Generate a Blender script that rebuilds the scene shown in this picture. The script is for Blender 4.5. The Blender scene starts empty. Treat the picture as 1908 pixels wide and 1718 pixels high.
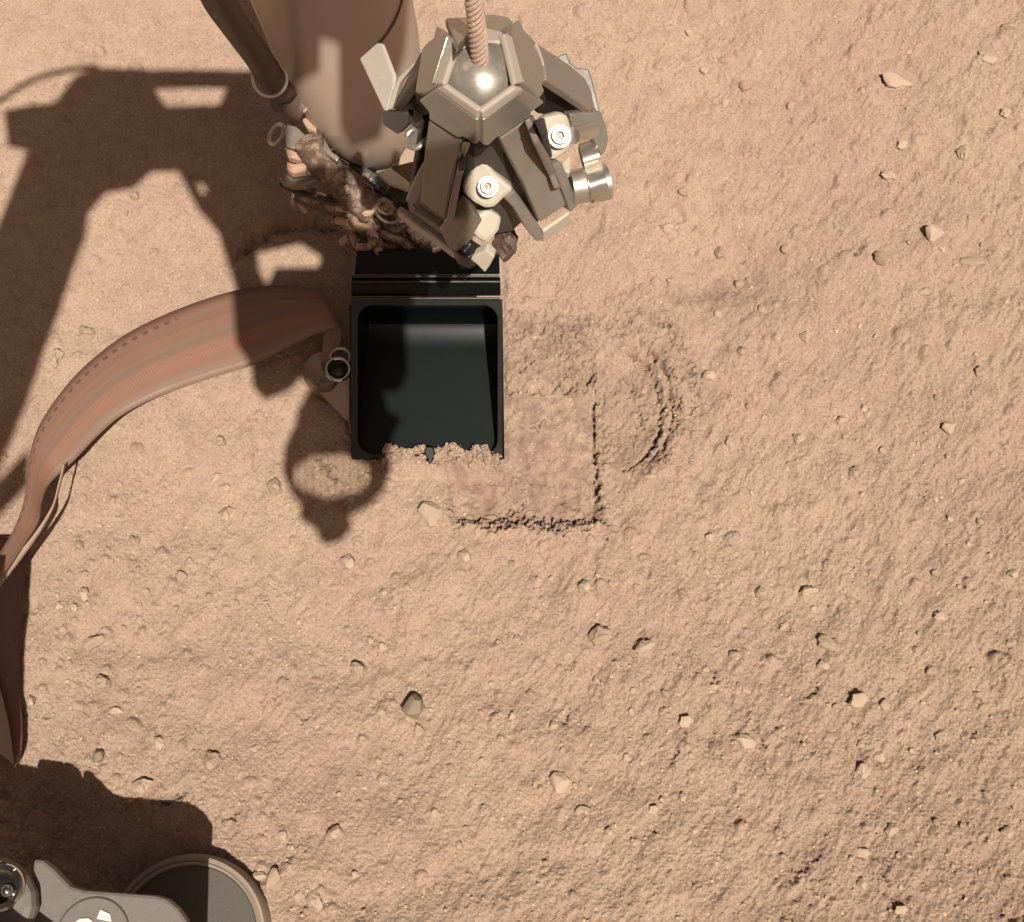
import bpy, bmesh, math, random
import numpy as np
from mathutils import Vector, Matrix
from mathutils.geometry import tessellate_polygon

# ------------------------------------------------------------------ camera
K = 0.00025                 # metres of ground for one photo pixel
FPX = 954.0 / math.tan(math.radians(22.5))
TILT = math.radians(20)     # the lens looks a little forward of straight down
H = FPX * K * math.cos(TILT)   # camera height over the soil, about 0.54 m
CX, CY = 954.0, 859.0
scene = bpy.context.scene
cd = bpy.data.cameras.new("camera"); cam = bpy.data.objects.new("camera", cd)
scene.collection.objects.link(cam)
cam.location = (0, 0, H); cam.rotation_euler = (TILT, 0, 0)
cd.sensor_fit = 'HORIZONTAL'; cd.angle = math.radians(45)
cd.clip_start = 0.005; cd.clip_end = 5000
scene.camera = cam

# ------------------------------------------------------------------ sky and sun
AX, AY = 600.0, 640.0       # where the shadow of the lens falls on the soil
def ray(px, py):
    return Vector((px - CX, FPX * math.sin(TILT) + (CY - py) * math.cos(TILT), -FPX * math.cos(TILT) + (CY - py) * math.sin(TILT)))
SD = ray(AX, AY); SD = SD / -SD.z   # travel of a sun ray for 1 m of descent
to_sun = (-SD).normalized()
world = bpy.data.worlds.new("World"); scene.world = world; world.use_nodes = True
nt = world.node_tree; nt.nodes.clear()
sky = nt.nodes.new('ShaderNodeTexSky'); sky.sky_type = 'NISHITA'; sky.sun_disc = False
sky.sun_elevation = math.asin(to_sun.z); sky.sun_rotation = math.atan2(to_sun.x, to_sun.y)
sky.dust_density = 6.0; sky.air_density = 0.6; sky.ozone_density = 0.5
tint = nt.nodes.new('ShaderNodeMix'); tint.data_type = 'RGBA'; tint.blend_type = 'MULTIPLY'
tint.inputs[0].default_value = 1.0; tint.inputs[7].default_value = (0.66, 0.51, 0.41, 1)   # dusty butterscotch air
bg = nt.nodes.new('ShaderNodeBackground'); bg.inputs[1].default_value = 0.068
wo = nt.nodes.new('ShaderNodeOutputWorld')
nt.links.new(sky.outputs[0], tint.inputs[6]); nt.links.new(tint.outputs[2], bg.inputs[0]); nt.links.new(bg.outputs[0], wo.inputs[0])
sl = bpy.data.lights.new("sun", 'SUN'); sl.energy = 5.0; sl.angle = math.radians(0.42); sl.color = (1.0, 0.95, 0.88)
so = bpy.data.objects.new("sun", sl); scene.collection.objects.link(so)
so.rotation_euler = to_sun.to_track_quat('Z', 'Y').to_euler(); so.location = to_sun * 5
vs = scene.view_settings
vs.view_transform = 'Standard'; vs.look = 'None'; vs.gamma = 1.0; vs.exposure = 0.0; vs.use_curve_mapping = False
scene.cycles.max_bounces = 6

random.seed(7); rng = np.random.default_rng(11)
C = scene.collection

# ------------------------------------------------------------------ helpers
def W(px, py, h=0.0):
    """Where a thing at height h stands that the lens puts at this point of the frame."""
    if HM: h = HM[-1](h)
    d = ray(px, py); return Vector((0, 0, H)) + d * ((H - h) / -d.z)
HM = []                     # a stack of height maps, for a thing whose heights are given relative to each other
def PXM(h, px=CX, py=CY):
    if HM: h = HM[-1](h)
    return (H - h) / -ray(px, py).z
def Z1(x, y): return (640 + x * 520 / 1718, y * 520 / 1718)
def fit(anchors):
    a = np.array([[x, y, 1.0] for x, y, h in anchors]); b = np.array([h for x, y, h in anchors])
    s = np.linalg.lstsq(a, b, rcond=None)[0]
    return lambda x, y: float(s[0] * x + s[1] * y + s[2])

def empty(name, loc, label=None, cat=None, group=None):
    o = bpy.data.objects.new(name, None); C.objects.link(o); o.location = loc
    o.empty_display_size = 0.01
    if label: o['label'] = label
    if cat: o['category'] = cat
    if group: o['group'] = group
    return o
def origin(o):
    v = Vector((0, 0, 0))
    while o is not None:
        v = v + o.location; o = o.parent
    return v
def obj(name, verts, faces, m, parent=None, smooth=False, bevel=0.0, seg=2, angle=35):
    off = origin(parent) if parent else Vector((0, 0, 0))
    me = bpy.data.meshes.new(name)
    me.from_pydata([tuple(Vector(v) - off) for v in verts], [], faces)
    bm = bmesh.new(); bm.from_mesh(me); bmesh.ops.remove_doubles(bm, verts=bm.verts, dist=1e-7)
    bmesh.ops.recalc_face_normals(bm, faces=bm.faces); bm.to_mesh(me); bm.free()
    o = bpy.data.objects.new(name, me); C.objects.link(o)
    if parent: o.parent = parent
    if isinstance(m, (list, tuple)):
        for q in m: me.materials.append(q)
    else: me.materials.append(m)
    if smooth:
        me.polygons.foreach_set('use_smooth', [True] * len(me.polygons))
        try: me.set_sharp_from_angle(angle=math.radians(angle))
        except Exception: pass
    if bevel:
        b = o.modifiers.new('bevel', 'BEVEL'); b.width = bevel; b.segments = seg; b.limit_method = 'ANGLE'
        b.angle_limit = math.radians(30); b.harden_normals = False
    return o
class MB:
    """collects shapes that belong to one part"""
    def __init__(s): s.v = []; s.f = []
    def add(s, v, f):
        n = len(s.v); s.v += [Vector(q) for q in v]; s.f += [tuple(i + n for i in q) for q in f]; return s
    def build(s, name, m, parent=None, **k): return obj(name, s.v, s.f, m, parent, **k)
def newell(p):
    n = Vector((0, 0, 0))
    for i in range(len(p)):
        a, b = p[i], p[(i + 1) % len(p)]
        n += Vector(((a.y - b.y) * (a.z + b.z), (a.z - b.z) * (a.x + b.x), (a.x - b.x) * (a.y + b.y)))
    return n.normalized()
def slab(top, thick, direction=None):
    """a solid under a polygon of world points"""
    n = newell(top)
    if n.z < 0: n = -n
    d = -n if direction is None else direction
    k = len(top); v = list(top) + [p + d * thick for p in top]
    f = [tuple(range(k)), tuple(range(2 * k - 1, k - 1, -1))] + [(i, (i + 1) % k, k + (i + 1) % k, k + i) for i in range(k)]
    return v, f
def plate(name, pts, hs, thick, m, parent, bevel=0.0005, z=Z1, mb=None, **k):
    """pts in crop coordinates, hs: anchors in the same coordinates, a number or a list"""
    if isinstance(hs, (int, float)): hf = lambda x, y: hs
    elif callable(hs): hf = hs
    else: hf = fit(hs)
    top = [W(*z(x, y), hf(x, y)) for x, y in pts]
    v, f = slab(top, thick)
    if mb is not None: mb.add(v, f); return None
    return obj(name, v, f, m, parent, bevel=bevel, **k)
def ident(x, y): return (x, y)
def frame(t):
    t = t.normalized(); u = t.orthogonal().normalized(); return u, t.cross(u).normalized()
def tube_vf(path, r, seg=12, cap=True, flat=1.0):
    path = [Vector(p) for p in path]; n = len(path)
    rs = r if isinstance(r, (list, tuple)) else [r] * n
    v = []; f = []; u = None
    for i in range(n):
        t = (path[min(i + 1, n - 1)] - path[max(i - 1, 0)]).normalized()
        if u is None: u, w = frame(t)
        else:
            u = (u - t * u.dot(t)).normalized(); w = t.cross(u).normalized()
        for k in range(seg):
            a = 2 * math.pi * k / seg
            v.append(path[i] + (u * math.cos(a) + w * math.sin(a) * flat) * rs[i])
    for i in range(n - 1):
        for k in range(seg):
            f.append((i * seg + k, i * seg + (k + 1) % seg, (i + 1) * seg + (k + 1) % seg, (i + 1) * seg + k))
    if cap: f += [tuple(range(seg - 1, -1, -1)), tuple((n - 1) * seg + k for k in range(seg))]
    return v, f
def smooth_path(pts, n=6):
    p = [Vector(q) for q in pts]; out = []
    for i in range(len(p) - 1):
        a, b, c, d = p[max(i - 1, 0)], p[i], p[i + 1], p[min(i + 2, len(p) - 1)]
        for k in range(n):
            t = k / n
            out.append(0.5 * ((2 * b) + (c - a) * t + (2 * a - 5 * b + 4 * c - d) * t * t + (3 * b - a - 3 * c + d) * t ** 3))
    out.append(p[-1]); return out
def tube(name, path, r, m, parent, seg=12, **k):
    v, f = tube_vf(path, r, seg); return obj(name, v, f, m, parent, smooth=True, **k)
def ring_vf(c, n, R, r, seg=32, rs=10):
    u, w = frame(n); v = []; f = []
    for i in range(seg):
        a = 2 * math.pi * i / seg; d = u * math.cos(a) + w * math.sin(a)
        for k in range(rs):
            b = 2 * math.pi * k / rs
            v.append(c + d * (R + r * math.cos(b)) + n * (r * math.sin(b)))
    for i in range(seg):
        for k in range(rs):
            f.append((i * rs + k, ((i + 1) % seg) * rs + k, ((i + 1) % seg) * rs + (k + 1) % rs, i * rs + (k + 1) % rs))
    return v, f
def sphere_vf(c, r, nu=32, nv=18, sx=1, sy=1, sz=1):
    v = [c + Vector((0, 0, r * sz))]; f = []
    for j in range(1, nv):
        th = math.pi * j / nv
        for i in range(nu):
            a = 2 * math.pi * i / nu
            v.append(c + Vector((r * sx * math.sin(th) * math.cos(a), r * sy * math.sin(th) * math.sin(a), r * sz * math.cos(th))))
    v.append(c - Vector((0, 0, r * sz))); e = len(v) - 1
    for i in range(nu): f.append((0, 1 + i, 1 + (i + 1) % nu))
    for j in range(nv - 2):
        for i in range(nu):
            a = 1 + j * nu + i; b = 1 + j * nu + (i + 1) % nu; f.append((a, a + nu, b + nu, b))
    for i in range(nu): f.append((e, 1 + (nv - 2) * nu + (i + 1) % nu, 1 + (nv - 2) * nu + i))
    return v, f
def prism(loops, z0, z1):
    """solid with holes; loops are outlines of the shadow on the soil, swept along the sun ray between two heights"""
    pts = [[Vector((x, y, 0)) for x, y in lp] for lp in loops]
    tri = tessellate_polygon(pts); flat = [p for lp in pts for p in lp]; n = len(flat)
    def at(p, h):
        g = W(p.x, p.y, 0); return Vector((g.x - SD.x * h, g.y - SD.y * h, h))
    v = [at(p, z0) for p in flat] + [at(p, z1) for p in flat]
    f = [tuple(t) for t in tri] + [tuple(i + n for i in t) for t in tri]
    o = 0
    for lp in pts:
        k = len(lp)
        for i in range(k): f.append((o + i, o + (i + 1) % k, n + o + (i + 1) % k, n + o + i))
        o += k
    return v, f

# ------------------------------------------------------------------ materials
def mat(name, base, metal=0.0, rough=0.6, dust=0.0, dust_col=(0.40, 0.235, 0.14), vary=0.15, scale=180.0, bump=0.0, bscale=900.0, spec=0.5, coat=0.0, dscale=60.0, aniso=None, rvar=1.0):
    m = bpy.data.materials.new(name); m.use_nodes = True; t = m.node_tree; N = t.nodes; L = t.links
    b = N['Principled BSDF']; b.inputs['Metallic'].default_value = metal; b.inputs['Roughness'].default_value = rough
    b.inputs['Specular IOR Level'].default_value = spec; b.inputs['Coat Weight'].default_value = coat
    tc = N.new('ShaderNodeTexCoord')
    n1 = N.new('ShaderNodeTexNoise'); n1.inputs['Scale'].default_value = scale; n1.inputs['Detail'].default_value = 6; n1.inputs['Roughness'].default_value = 0.6
    L.new(tc.outputs['Object'], n1.inputs['Vector'])
    mx = N.new('ShaderNodeMix'); mx.data_type = 'RGBA'
    mx.inputs[6].default_value = (*[c * (1 - vary) for c in base], 1); mx.inputs[7].default_value = (*[min(1, c * (1 + vary)) for c in base], 1)
    L.new(n1.outputs[0], mx.inputs[0]); col = mx.outputs[2]
    rmap = N.new('ShaderNodeMapRange'); rmap.inputs[1].default_value = 0.3; rmap.inputs[2].default_value = 0.7
    rmap.inputs[3].default_value = max(0.02, rough - 0.08 * rvar); rmap.inputs[4].default_value = min(1, rough + 0.1 * rvar)
    L.new(n1.outputs[0], rmap.inputs[0]); ro = rmap.outputs[0]
    if dust > 0:
        n2 = N.new('ShaderNodeTexNoise'); n2.inputs['Scale'].default_value = dscale; n2.inputs['Detail'].default_value = 9; n2.inputs['Roughness'].default_value = 0.68
        L.new(tc.outputs['Object'], n2.inputs['Vector'])
        ge = N.new('ShaderNodeNewGeometry'); sp = N.new('ShaderNodeSeparateXYZ'); L.new(ge.outputs['Normal'], sp.inputs[0])
        ad = N.new('ShaderNodeMath'); ad.operation = 'MULTIPLY_ADD'; ad.inputs[1].default_value = 0.16; L.new(sp.outputs[2], ad.inputs[0]); L.new(n2.outputs[0], ad.inputs[2])
        cr = N.new('ShaderNodeMapRange'); cr.inputs[1].default_value = 0.86 - 0.5 * dust; cr.inputs[2].default_value = 1.0 - 0.42 * dust
        cr.inputs[3].default_value = 0; cr.inputs[4].default_value = min(1, 0.35 + dust); L.new(ad.outputs[0], cr.inputs[0])
        m2 = N.new('ShaderNodeMix'); m2.data_type = 'RGBA'; m2.inputs[7].default_value = (*dust_col, 1)
        L.new(cr.outputs[0], m2.inputs[0]); L.new(col, m2.inputs[6]); col = m2.outputs[2]
        m3 = N.new('ShaderNodeMix'); m3.data_type = 'FLOAT'; m3.inputs[3].default_value = 0.95
        L.new(cr.outputs[0], m3.inputs[0]); L.new(ro, m3.inputs[2]); ro = m3.outputs[0]
        if metal > 0:
            m4 = N.new('ShaderNodeMix'); m4.data_type = 'FLOAT'; m4.inputs[2].default_value = metal; m4.inputs[3].default_value = 0
            L.new(cr.outputs[0], m4.inputs[0]); L.new(m4.outputs[0], b.inputs['Metallic'])
    L.new(col, b.inputs['Base Color']); L.new(ro, b.inputs['Roughness'])
    if bump > 0:
        n3 = N.new('ShaderNodeTexNoise'); n3.inputs['Scale'].default_value = bscale; n3.inputs['Detail'].default_value = 4
        if aniso:
            mp = N.new('ShaderNodeMapping'); mp.inputs['Scale'].default_value = aniso; L.new(tc.outputs['Object'], mp.inputs[0]); L.new(mp.outputs[0], n3.inputs['Vector'])
        else: L.new(tc.outputs['Object'], n3.inputs['Vector'])
        bp = N.new('ShaderNodeBump'); bp.inputs['Strength'].default_value = bump; bp.inputs['Distance'].default_value = 0.001
        L.new(n3.outputs[0], bp.inputs['Height']); L.new(bp.outputs[0], b.inputs['Normal'])
    return m
DUST = (0.46, 0.29, 0.18)
M = {
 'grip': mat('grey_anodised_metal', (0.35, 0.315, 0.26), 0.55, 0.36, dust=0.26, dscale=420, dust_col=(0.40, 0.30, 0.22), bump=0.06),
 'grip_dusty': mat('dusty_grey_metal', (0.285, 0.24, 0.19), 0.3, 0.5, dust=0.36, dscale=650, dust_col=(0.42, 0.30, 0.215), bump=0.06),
 'bevel': mat('dusty_lit_bevel', (0.50, 0.415, 0.325), 0.15, 0.55, dust=0.25, dscale=300, dust_col=(0.5, 0.38, 0.28)),  # dust, plus sunlit brightness painted into the bevel colour
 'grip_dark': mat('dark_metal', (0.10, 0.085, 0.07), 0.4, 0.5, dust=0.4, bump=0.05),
 'steel': mat('polished_steel', (0.66, 0.60, 0.51), 0.85, 0.36, dust=0.1, bump=0.04, bscale=1500),
 'bolt': mat('bolt_steel', (0.56, 0.52, 0.45), 0.1, 0.5),
 'cream': mat('cream_paint', (0.52, 0.455, 0.35), 0.0, 0.5, dust=0.3, dscale=300, dust_col=(0.46, 0.35, 0.25)),
 'ball': mat('satin_ball', (0.36, 0.325, 0.265), 0.55, 0.33, dust=0.36, dscale=150, dust_col=(0.42, 0.29, 0.20)),
 'scoop': mat('black_green_anodised', (0.004, 0.0068, 0.0068), 0.0, 0.33, vary=0.0, spec=0.16, dust=0.0, rvar=0.15),
 'scoop_edge': mat('scoop_worn_edge', (0.022, 0.022, 0.019), 0.1, 0.4, dust=0.12),
 'tape': mat('aluminised_tape', (0.50, 0.385, 0.295), 0.25, 0.36, vary=0.06, scale=40, bump=0.06, bscale=60),
 'tape_dark': mat('tape_seam', (0.10, 0.06, 0.04), 0.0, 0.6),
 'foil': mat('crinkled_foil', (0.74, 0.67, 0.57), 0.35, 0.3, dust=0.25, bump=0.35, bscale=120),
 'cable': mat('dusty_cable_wrap', (0.13, 0.08, 0.057), 0.0, 0.85, dust=0.6, dscale=250, dust_col=(0.43, 0.30, 0.215), bump=0.5, bscale=700),
 'wrap': mat('brown_cable_sleeve', (0.10, 0.06, 0.043), 0.0, 0.55, dust=0.3, bump=0.15),
 'dust': mat('dust_crust', (0.50, 0.33, 0.215), 0.0, 0.95, bump=0.6, bscale=900),
 'rope': mat('braided_cord', (0.47, 0.325, 0.24), 0.0, 0.9, bump=0.4, bscale=1200),
 'chrome': mat('chrome', (0.8, 0.78, 0.74), 1.0, 0.08, vary=0.03),
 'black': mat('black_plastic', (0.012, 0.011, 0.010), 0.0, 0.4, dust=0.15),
 'foot': mat('foot_grey_paint', (0.175, 0.15, 0.12), 0.0, 0.6, dust=0.3, dscale=500, dust_col=(0.27, 0.21, 0.155), bump=0.12),
 'disc': mat('foot_disc', (0.10, 0.086, 0.067), 0.0, 0.75, dust=0.22, dscale=500, dust_col=(0.24, 0.18, 0.13), bump=0.25),
 'rim': mat('foot_rim', (0.36, 0.29, 0.215), 0.0, 0.7, dust=0.35, dscale=260, dust_col=(0.42, 0.30, 0.21), bump=0.1),
 'white': mat('white_mark', (0.75, 0.70, 0.60), 0.0, 0.6),
 'tether_plain': mat('reddish_ribbon', (0.22, 0.105, 0.075), 0.0, 0.5, dust=0.25, dscale=150),
 'mole': mat('probe_metal', (0.33, 0.27, 0.20), 0.7, 0.4, dust=0.5, dscale=200),
 'armgrey': mat('arm_grey', (0.08, 0.075, 0.065), 0.1, 0.55, dust=0.3),
 'stone_tan': mat('stone_tan', (0.48, 0.345, 0.232), 0, 0.95, vary=0.2, scale=350, bump=0.5, bscale=1100),
 'stone_pale': mat('stone_pale', (0.55, 0.405, 0.28), 0, 0.95, vary=0.15, scale=350, bump=0.45, bscale=1000),
 'stone_grey': mat('stone_grey', (0.34, 0.26, 0.175), 0, 0.9, vary=0.2, scale=350, bump=0.5, bscale=1000),
}
def soil_material():
    m = bpy.data.materials.new('red_tan_soil'); m.use_nodes = True; t = m.node_tree; N = t.nodes; L = t.links
    b = N['Principled BSDF']; b.inputs['Specular IOR Level'].default_value = 0.12; b.inputs['Roughness'].default_value = 0.97
    try: b.inputs['Diffuse Roughness'].default_value = 1.0
    except Exception: pass
    tc = N.new('ShaderNodeTexCoord'); at = N.new('ShaderNodeAttribute'); at.attribute_name = 'fresh'
    def noise(s, d, r=0.6):
        n = N.new('ShaderNodeTexNoise'); n.inputs['Scale'].default_value = s; n.inputs['Detail'].default_value = d; n.inputs['Roughness'].default_value = r
        L.new(tc.outputs['Object'], n.inputs['Vector']); return n
    big = noise(9, 4); mid = noise(110, 6, 0.65); fine = noise(900, 3, 0.7)
    def mix(a, bc, fac):
        x = N.new('ShaderNodeMix'); x.data_type = 'RGBA'
        if isinstance(a, tuple): x.inputs[6].default_value = (*a, 1)
        else: L.new(a, x.inputs[6])
        if isinstance(bc, tuple): x.inputs[7].default_value = (*bc, 1)
        else: L.new(bc, x.inputs[7])
        L.new(fac, x.inputs[0]); return x.outputs[2]
    def rng_(o, a, c, lo=0, hi=1):
        r = N.new('ShaderNodeMapRange'); r.inputs[1].default_value = a; r.inputs[2].default_value = c; r.inputs[3].default_value = lo; r.inputs[4].default_value = hi
        L.new(o, r.inputs[0]); return r.outputs[0]
    c = mix((0.462, 0.334, 0.233), (0.432, 0.300, 0.219), rng_(big.outputs[0], 0.38, 0.62))
    c = mix(c, (0.335, 0.226, 0.160), rng_(mid.outputs[0], 0.47, 0.70, 0, 0.7))
    c = mix(c, (0.57, 0.42, 0.305), rng_(fine.outputs[0], 0.55, 0.68, 0, 0.75))
    c = mix(c, (0.20, 0.125, 0.085), rng_(fine.outputs[0], 0.46, 0.30, 0, 0.75))
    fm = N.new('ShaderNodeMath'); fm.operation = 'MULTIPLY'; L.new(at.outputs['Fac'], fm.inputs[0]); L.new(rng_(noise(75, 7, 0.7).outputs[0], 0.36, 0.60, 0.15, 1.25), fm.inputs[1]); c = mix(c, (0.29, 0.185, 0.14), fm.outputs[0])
    L.new(c, b.inputs['Base Color'])
    n4 = noise(1500, 4, 0.7)
    bp = N.new('ShaderNodeBump'); bp.inputs['Strength'].default_value = 1.0; bp.inputs['Distance'].default_value = 0.0011
    L.new(n4.outputs[0], bp.inputs['Height']); L.new(bp.outputs[0], b.inputs['Normal'])
    return m
M['soil'] = soil_material()
def tether_material():
    m = bpy.data.materials.new('copper_ribbon'); m.use_nodes = True; t = m.node_tree; N = t.nodes; L = t.links
    b = N['Principled BSDF']; b.inputs['Roughness'].default_value = 0.5; b.inputs['Specular IOR Level'].default_value = 0.4
    uv = N.new('ShaderNodeUVMap'); uv.uv_map = 'UVMap'; sp = N.new('ShaderNodeSeparateXYZ'); L.new(uv.outputs[0], sp.inputs[0])
    mp = N.new('ShaderNodeMapping'); mp.inputs['Scale'].default_value = (0.35, 11, 1); L.new(uv.outputs[0], mp.inputs[0])
    n = N.new('ShaderNodeTexNoise'); n.inputs['Scale'].default_value = 1.0; n.inputs['Detail'].default_value = 3; L.new(mp.outputs[0], n.inputs['Vector'])
    cr = N.new('ShaderNodeValToRGB'); e = cr.color_ramp.elements
    e[0].position = 0.32; e[0].color = (0.245, 0.115, 0.072, 1); e[1].position = 0.70; e[1].color = (0.285, 0.20, 0.145, 1)
    q = cr.color_ramp.elements.new(0.5); q.color = (0.275, 0.142, 0.09, 1)
    vb = N.new('ShaderNodeValToRGB'); vb.color_ramp.interpolation = 'LINEAR'; ee = vb.color_ramp.elements
    stops = [(0, (.27, .185, .13)), (.17, (.26, .17, .12)), (.20, (.30, .145, .088)), (.44, (.31, .155, .095)), (.48, (.235, .165, .118)), (.60, (.24, .16, .112)), (.64, (.285, .145, .095)), (.79, (.27, .145, .10)), (.82, (.25, .135, .096)), (1, (.25, .135, .096))]
    ee[0].position, ee[0].color = stops[0][0], (*[z * .8 for z in stops[0][1]], 1); ee[1].position, ee[1].color = stops[-1][0], (*[z * .8 for z in stops[-1][1]], 1)
    for p_, c_ in stops[1:-1]:
        q = ee.new(p_); q.color = (*[z * .8 for z in c_], 1)
    L.new(sp.outputs[1], vb.inputs[0])
    L.new(n.outputs[0], cr.inputs[0])
    # printed band of traces along the middle, punched dots along one edge
    def math_(op, a, bb, c=None):
        x = N.new('ShaderNodeMath'); x.operation = op
        for i, q in enumerate((a, bb, c)):
            if q is None: continue
            if isinstance(q, (int, float)): x.inputs[i].default_value = q
            else: L.new(q, x.inputs[i])
        return x.outputs[0]
    u, v = sp.outputs[0], sp.outputs[1]
    fu = math_('FRACT', math_('MULTIPLY', u, 42.0), 0.0)
    du = math_('ABSOLUTE', math_('SUBTRACT', fu, 0.5), 0.0); dv = math_('ABSOLUTE', math_('SUBTRACT', v, 0.885), 0.0)
    dot = math_('MULTIPLY', math_('LESS_THAN', du, 0.24), math_('LESS_THAN', dv, 0.022))
    inrange = math_('MULTIPLY', math_('GREATER_THAN', u, 0.30), math_('LESS_THAN', u, 0.93)); dot = math_('MULTIPLY', dot, inrange)
    lines = math_('MULTIPLY', math_('LESS_THAN', math_('FRACT', math_('MULTIPLY', v, 46.0), 0.0), 0.3), math_('LESS_THAN', math_('ABSOLUTE', math_('SUBTRACT', v, 0.5), 0.0), 0.3))
    hatch = math_('MULTIPLY', math_('LESS_THAN', math_('FRACT', math_('MULTIPLY', u, 150.0), 0.0), 0.5), math_('LESS_THAN', math_('ABSOLUTE', math_('SUBTRACT', v, 0.36), 0.0), 0.075))
    m1 = N.new('ShaderNodeMix'); m1.data_type = 'RGBA'; m1.inputs[7].default_value = (0.30, 0.15, 0.10, 1); L.new(math_('MULTIPLY', hatch, 0.7), m1.inputs[0]); m0 = N.new('ShaderNodeMix'); m0.data_type = 'RGBA'; m0.inputs[0].default_value = 0.35; L.new(vb.outputs[0], m0.inputs[6]); L.new(cr.outputs[0], m0.inputs[7]); L.new(m0.outputs[2], m1.inputs[6])
    m2 = N.new('ShaderNodeMix'); m2.data_type = 'RGBA'; m2.inputs[7].default_value = (0.10, 0.055, 0.04, 1); L.new(math_('MULTIPLY', dot, 0.75), m2.inputs[0]); L.new(m1.outputs[2], m2.inputs[6])
    m5 = N.new('ShaderNodeMix'); m5.data_type = 'RGBA'; m5.inputs[7].default_value = (0.17, 0.095, 0.066, 1); L.new(math_('MULTIPLY', lines, 0.14), m5.inputs[0]); L.new(m2.outputs[2], m5.inputs[6])
    L.new(m5.outputs[2], b.inputs['Base Color'])
    return m
M['tether'] = tether_material()

# ------------------------------------------------------------------ ground
def fft_noise(shape, step, lo, hi, angle=0.0, stretch=1.0, seed=0, slope=1.0):
    """band-limited noise, wavelengths lo..hi in photo pixels, longer by `stretch` along `angle`"""
    r = np.random.default_rng(seed); ny, nx = shape
    f = np.fft.rfft2(r.standard_normal(shape))
    ky = np.fft.fftfreq(ny, step)[:, None]; kx = np.fft.rfftfreq(nx, step)[None, :]
    ca, sa = math.cos(angle), math.sin(angle)
    ka = (kx * ca + ky * sa) * stretch; kb = -kx * sa + ky * ca
    k = np.sqrt(ka ** 2 + kb ** 2) + 1e-9
    amp = np.exp(-(k * lo) ** 2) * (1 - np.exp(-(k * hi) ** 2)) / (k ** slope + 1e-6)
    g = np.fft.irfft2(f * amp, s=shape); return g / g.std()

STEP = 2.0; MARG = 100
gx = np.arange(-MARG, 1908 + MARG, STEP); gy = np.arange(-MARG, 1718 + MARG, STEP)
PX, PY = np.meshgrid(gx, gy); shp = PX.shape
STREAK = math.radians(-58)          # lower left to upper right in the frame
mm = 0.001
coarse = 0.15 + np.clip((PX - 700) / 1400, 0, 1) * 0.5 + np.clip((PY - 800) / 1000, 0, 1) * 0.5     # soil is rougher away from the arm
rough = 0.55 + 0.8 * coarse
Hf = fft_noise(shp, STEP, 60, 500, seed=1, slope=1.2) * 1.1 * mm
Hf += fft_noise(shp, STEP, 8, 70, STREAK, 2.4, seed=2, slope=1.2) * 0.31 * mm * rough
Hf += fft_noise(shp, STEP, 3.0, 22, STREAK, 1.35, seed=3, slope=0.6) * 0.17 * mm * rough
fg = fft_noise(shp, STEP, 2.0, 9, seed=4, slope=0.4); patch = 0.45 + 0.75 * np.clip(0.5 + 0.5 * fft_noise(shp, STEP, 30, 160, seed=5), 0, 1.6)
Hf += np.where(fg > 0, fg, fg * 1.35) * 0.19 * mm * rough * patch
def stamp(x, y, r, fn):
    x0 = np.searchsorted(gx, x - r); x1 = np.searchsorted(gx, x + r); y0 = np.searchsorted(gy, y - r); y1 = np.searchsorted(gy, y + r)
    if x1 <= x0 or y1 <= y0: return
    Hf[y0:y1, x0:x1] += fn(PX[y0:y1, x0:x1] - x, PY[y0:y1, x0:x1] - y)
# half-buried grains and small pits
for i in range(11000):
    x = rng.uniform(-MARG, 1908 + MARG); y = rng.uniform(-MARG, 1718 + MARG)
    dens = 0.35 + 0.65 * (min(max((x - 700) / 1400, 0), 1) * 0.5 + min(max((y - 700) / 1000, 0), 1) * 0.6)
    if rng.random() > dens: continue
    r = 3.0 + rng.exponential(2.1); r = min(r, 15); a = rng.uniform(0, math.pi); el = rng.uniform(0.6, 1.0); ht = r * K * rng.uniform(0.3, 0.75)
    if rng.random() < 0.25: ht = -ht * 0.8
    ca, sa = math.cos(a), math.sin(a)
    stamp(x, y, r * 1.7, lambda dx, dy: ht * np.clip(1.25 - (((dx * ca + dy * sa) / r) ** 2 + ((-dx * sa + dy * ca) / (r * el)) ** 2), 0, 1) ** 0.6)
fresh = np.zeros(shp)
def smooth(e0, e1, x):
    t = np.clip((x - e0) / (e1 - e0), 0, 1); return t * t * (3 - 2 * t)
jag = fft_noise(shp, STEP, 4, 40, seed=9) * 3.2
jag2 = fft_noise(shp, STEP, 5, 60, seed=10) * 4.0
# square imprint of the scoop, pressed flat
def box(x0, x1, y0, y1, soft=8):
    return smooth(x0 - soft, x0 + soft, PX + jag * 1.1) * (1 - smooth(x1 - soft, x1 + soft, PX + jag * 0.6)) * smooth(y0 - soft, y0 + soft, PY + jag) * (1 - smooth(y1 - soft, y1 + soft, PY + jag))
imp = box(838, 1112, 715, 972, 5)
loose = fft_noise(shp, STEP, 10, 60, seed=12) * 0.30 * mm + fft_noise(shp, STEP, 3, 16, seed=13) * 0.10 * mm
Hf = Hf * (1 - imp * 0.85) + imp * (loose - 2.6 * mm)
fresh = np.maximum(fresh, imp * (0.45 + 0.35 * np.clip(fft_noise(shp, STEP, 12, 80, seed=21), -1, 1)))
imp2 = box(935, 1108, 590, 722, 9)
Hf = Hf * (1 - imp2 * 0.45) + imp2 * (fft_noise(shp, STEP, 4, 22, seed=14) * 0.34 * mm - 0.5 * mm)
fresh = np.maximum(fresh, imp2 * (0.5 + 0.3 * np.clip(fft_noise(shp, STEP, 8, 50, seed=22), -1, 1)))
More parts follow.
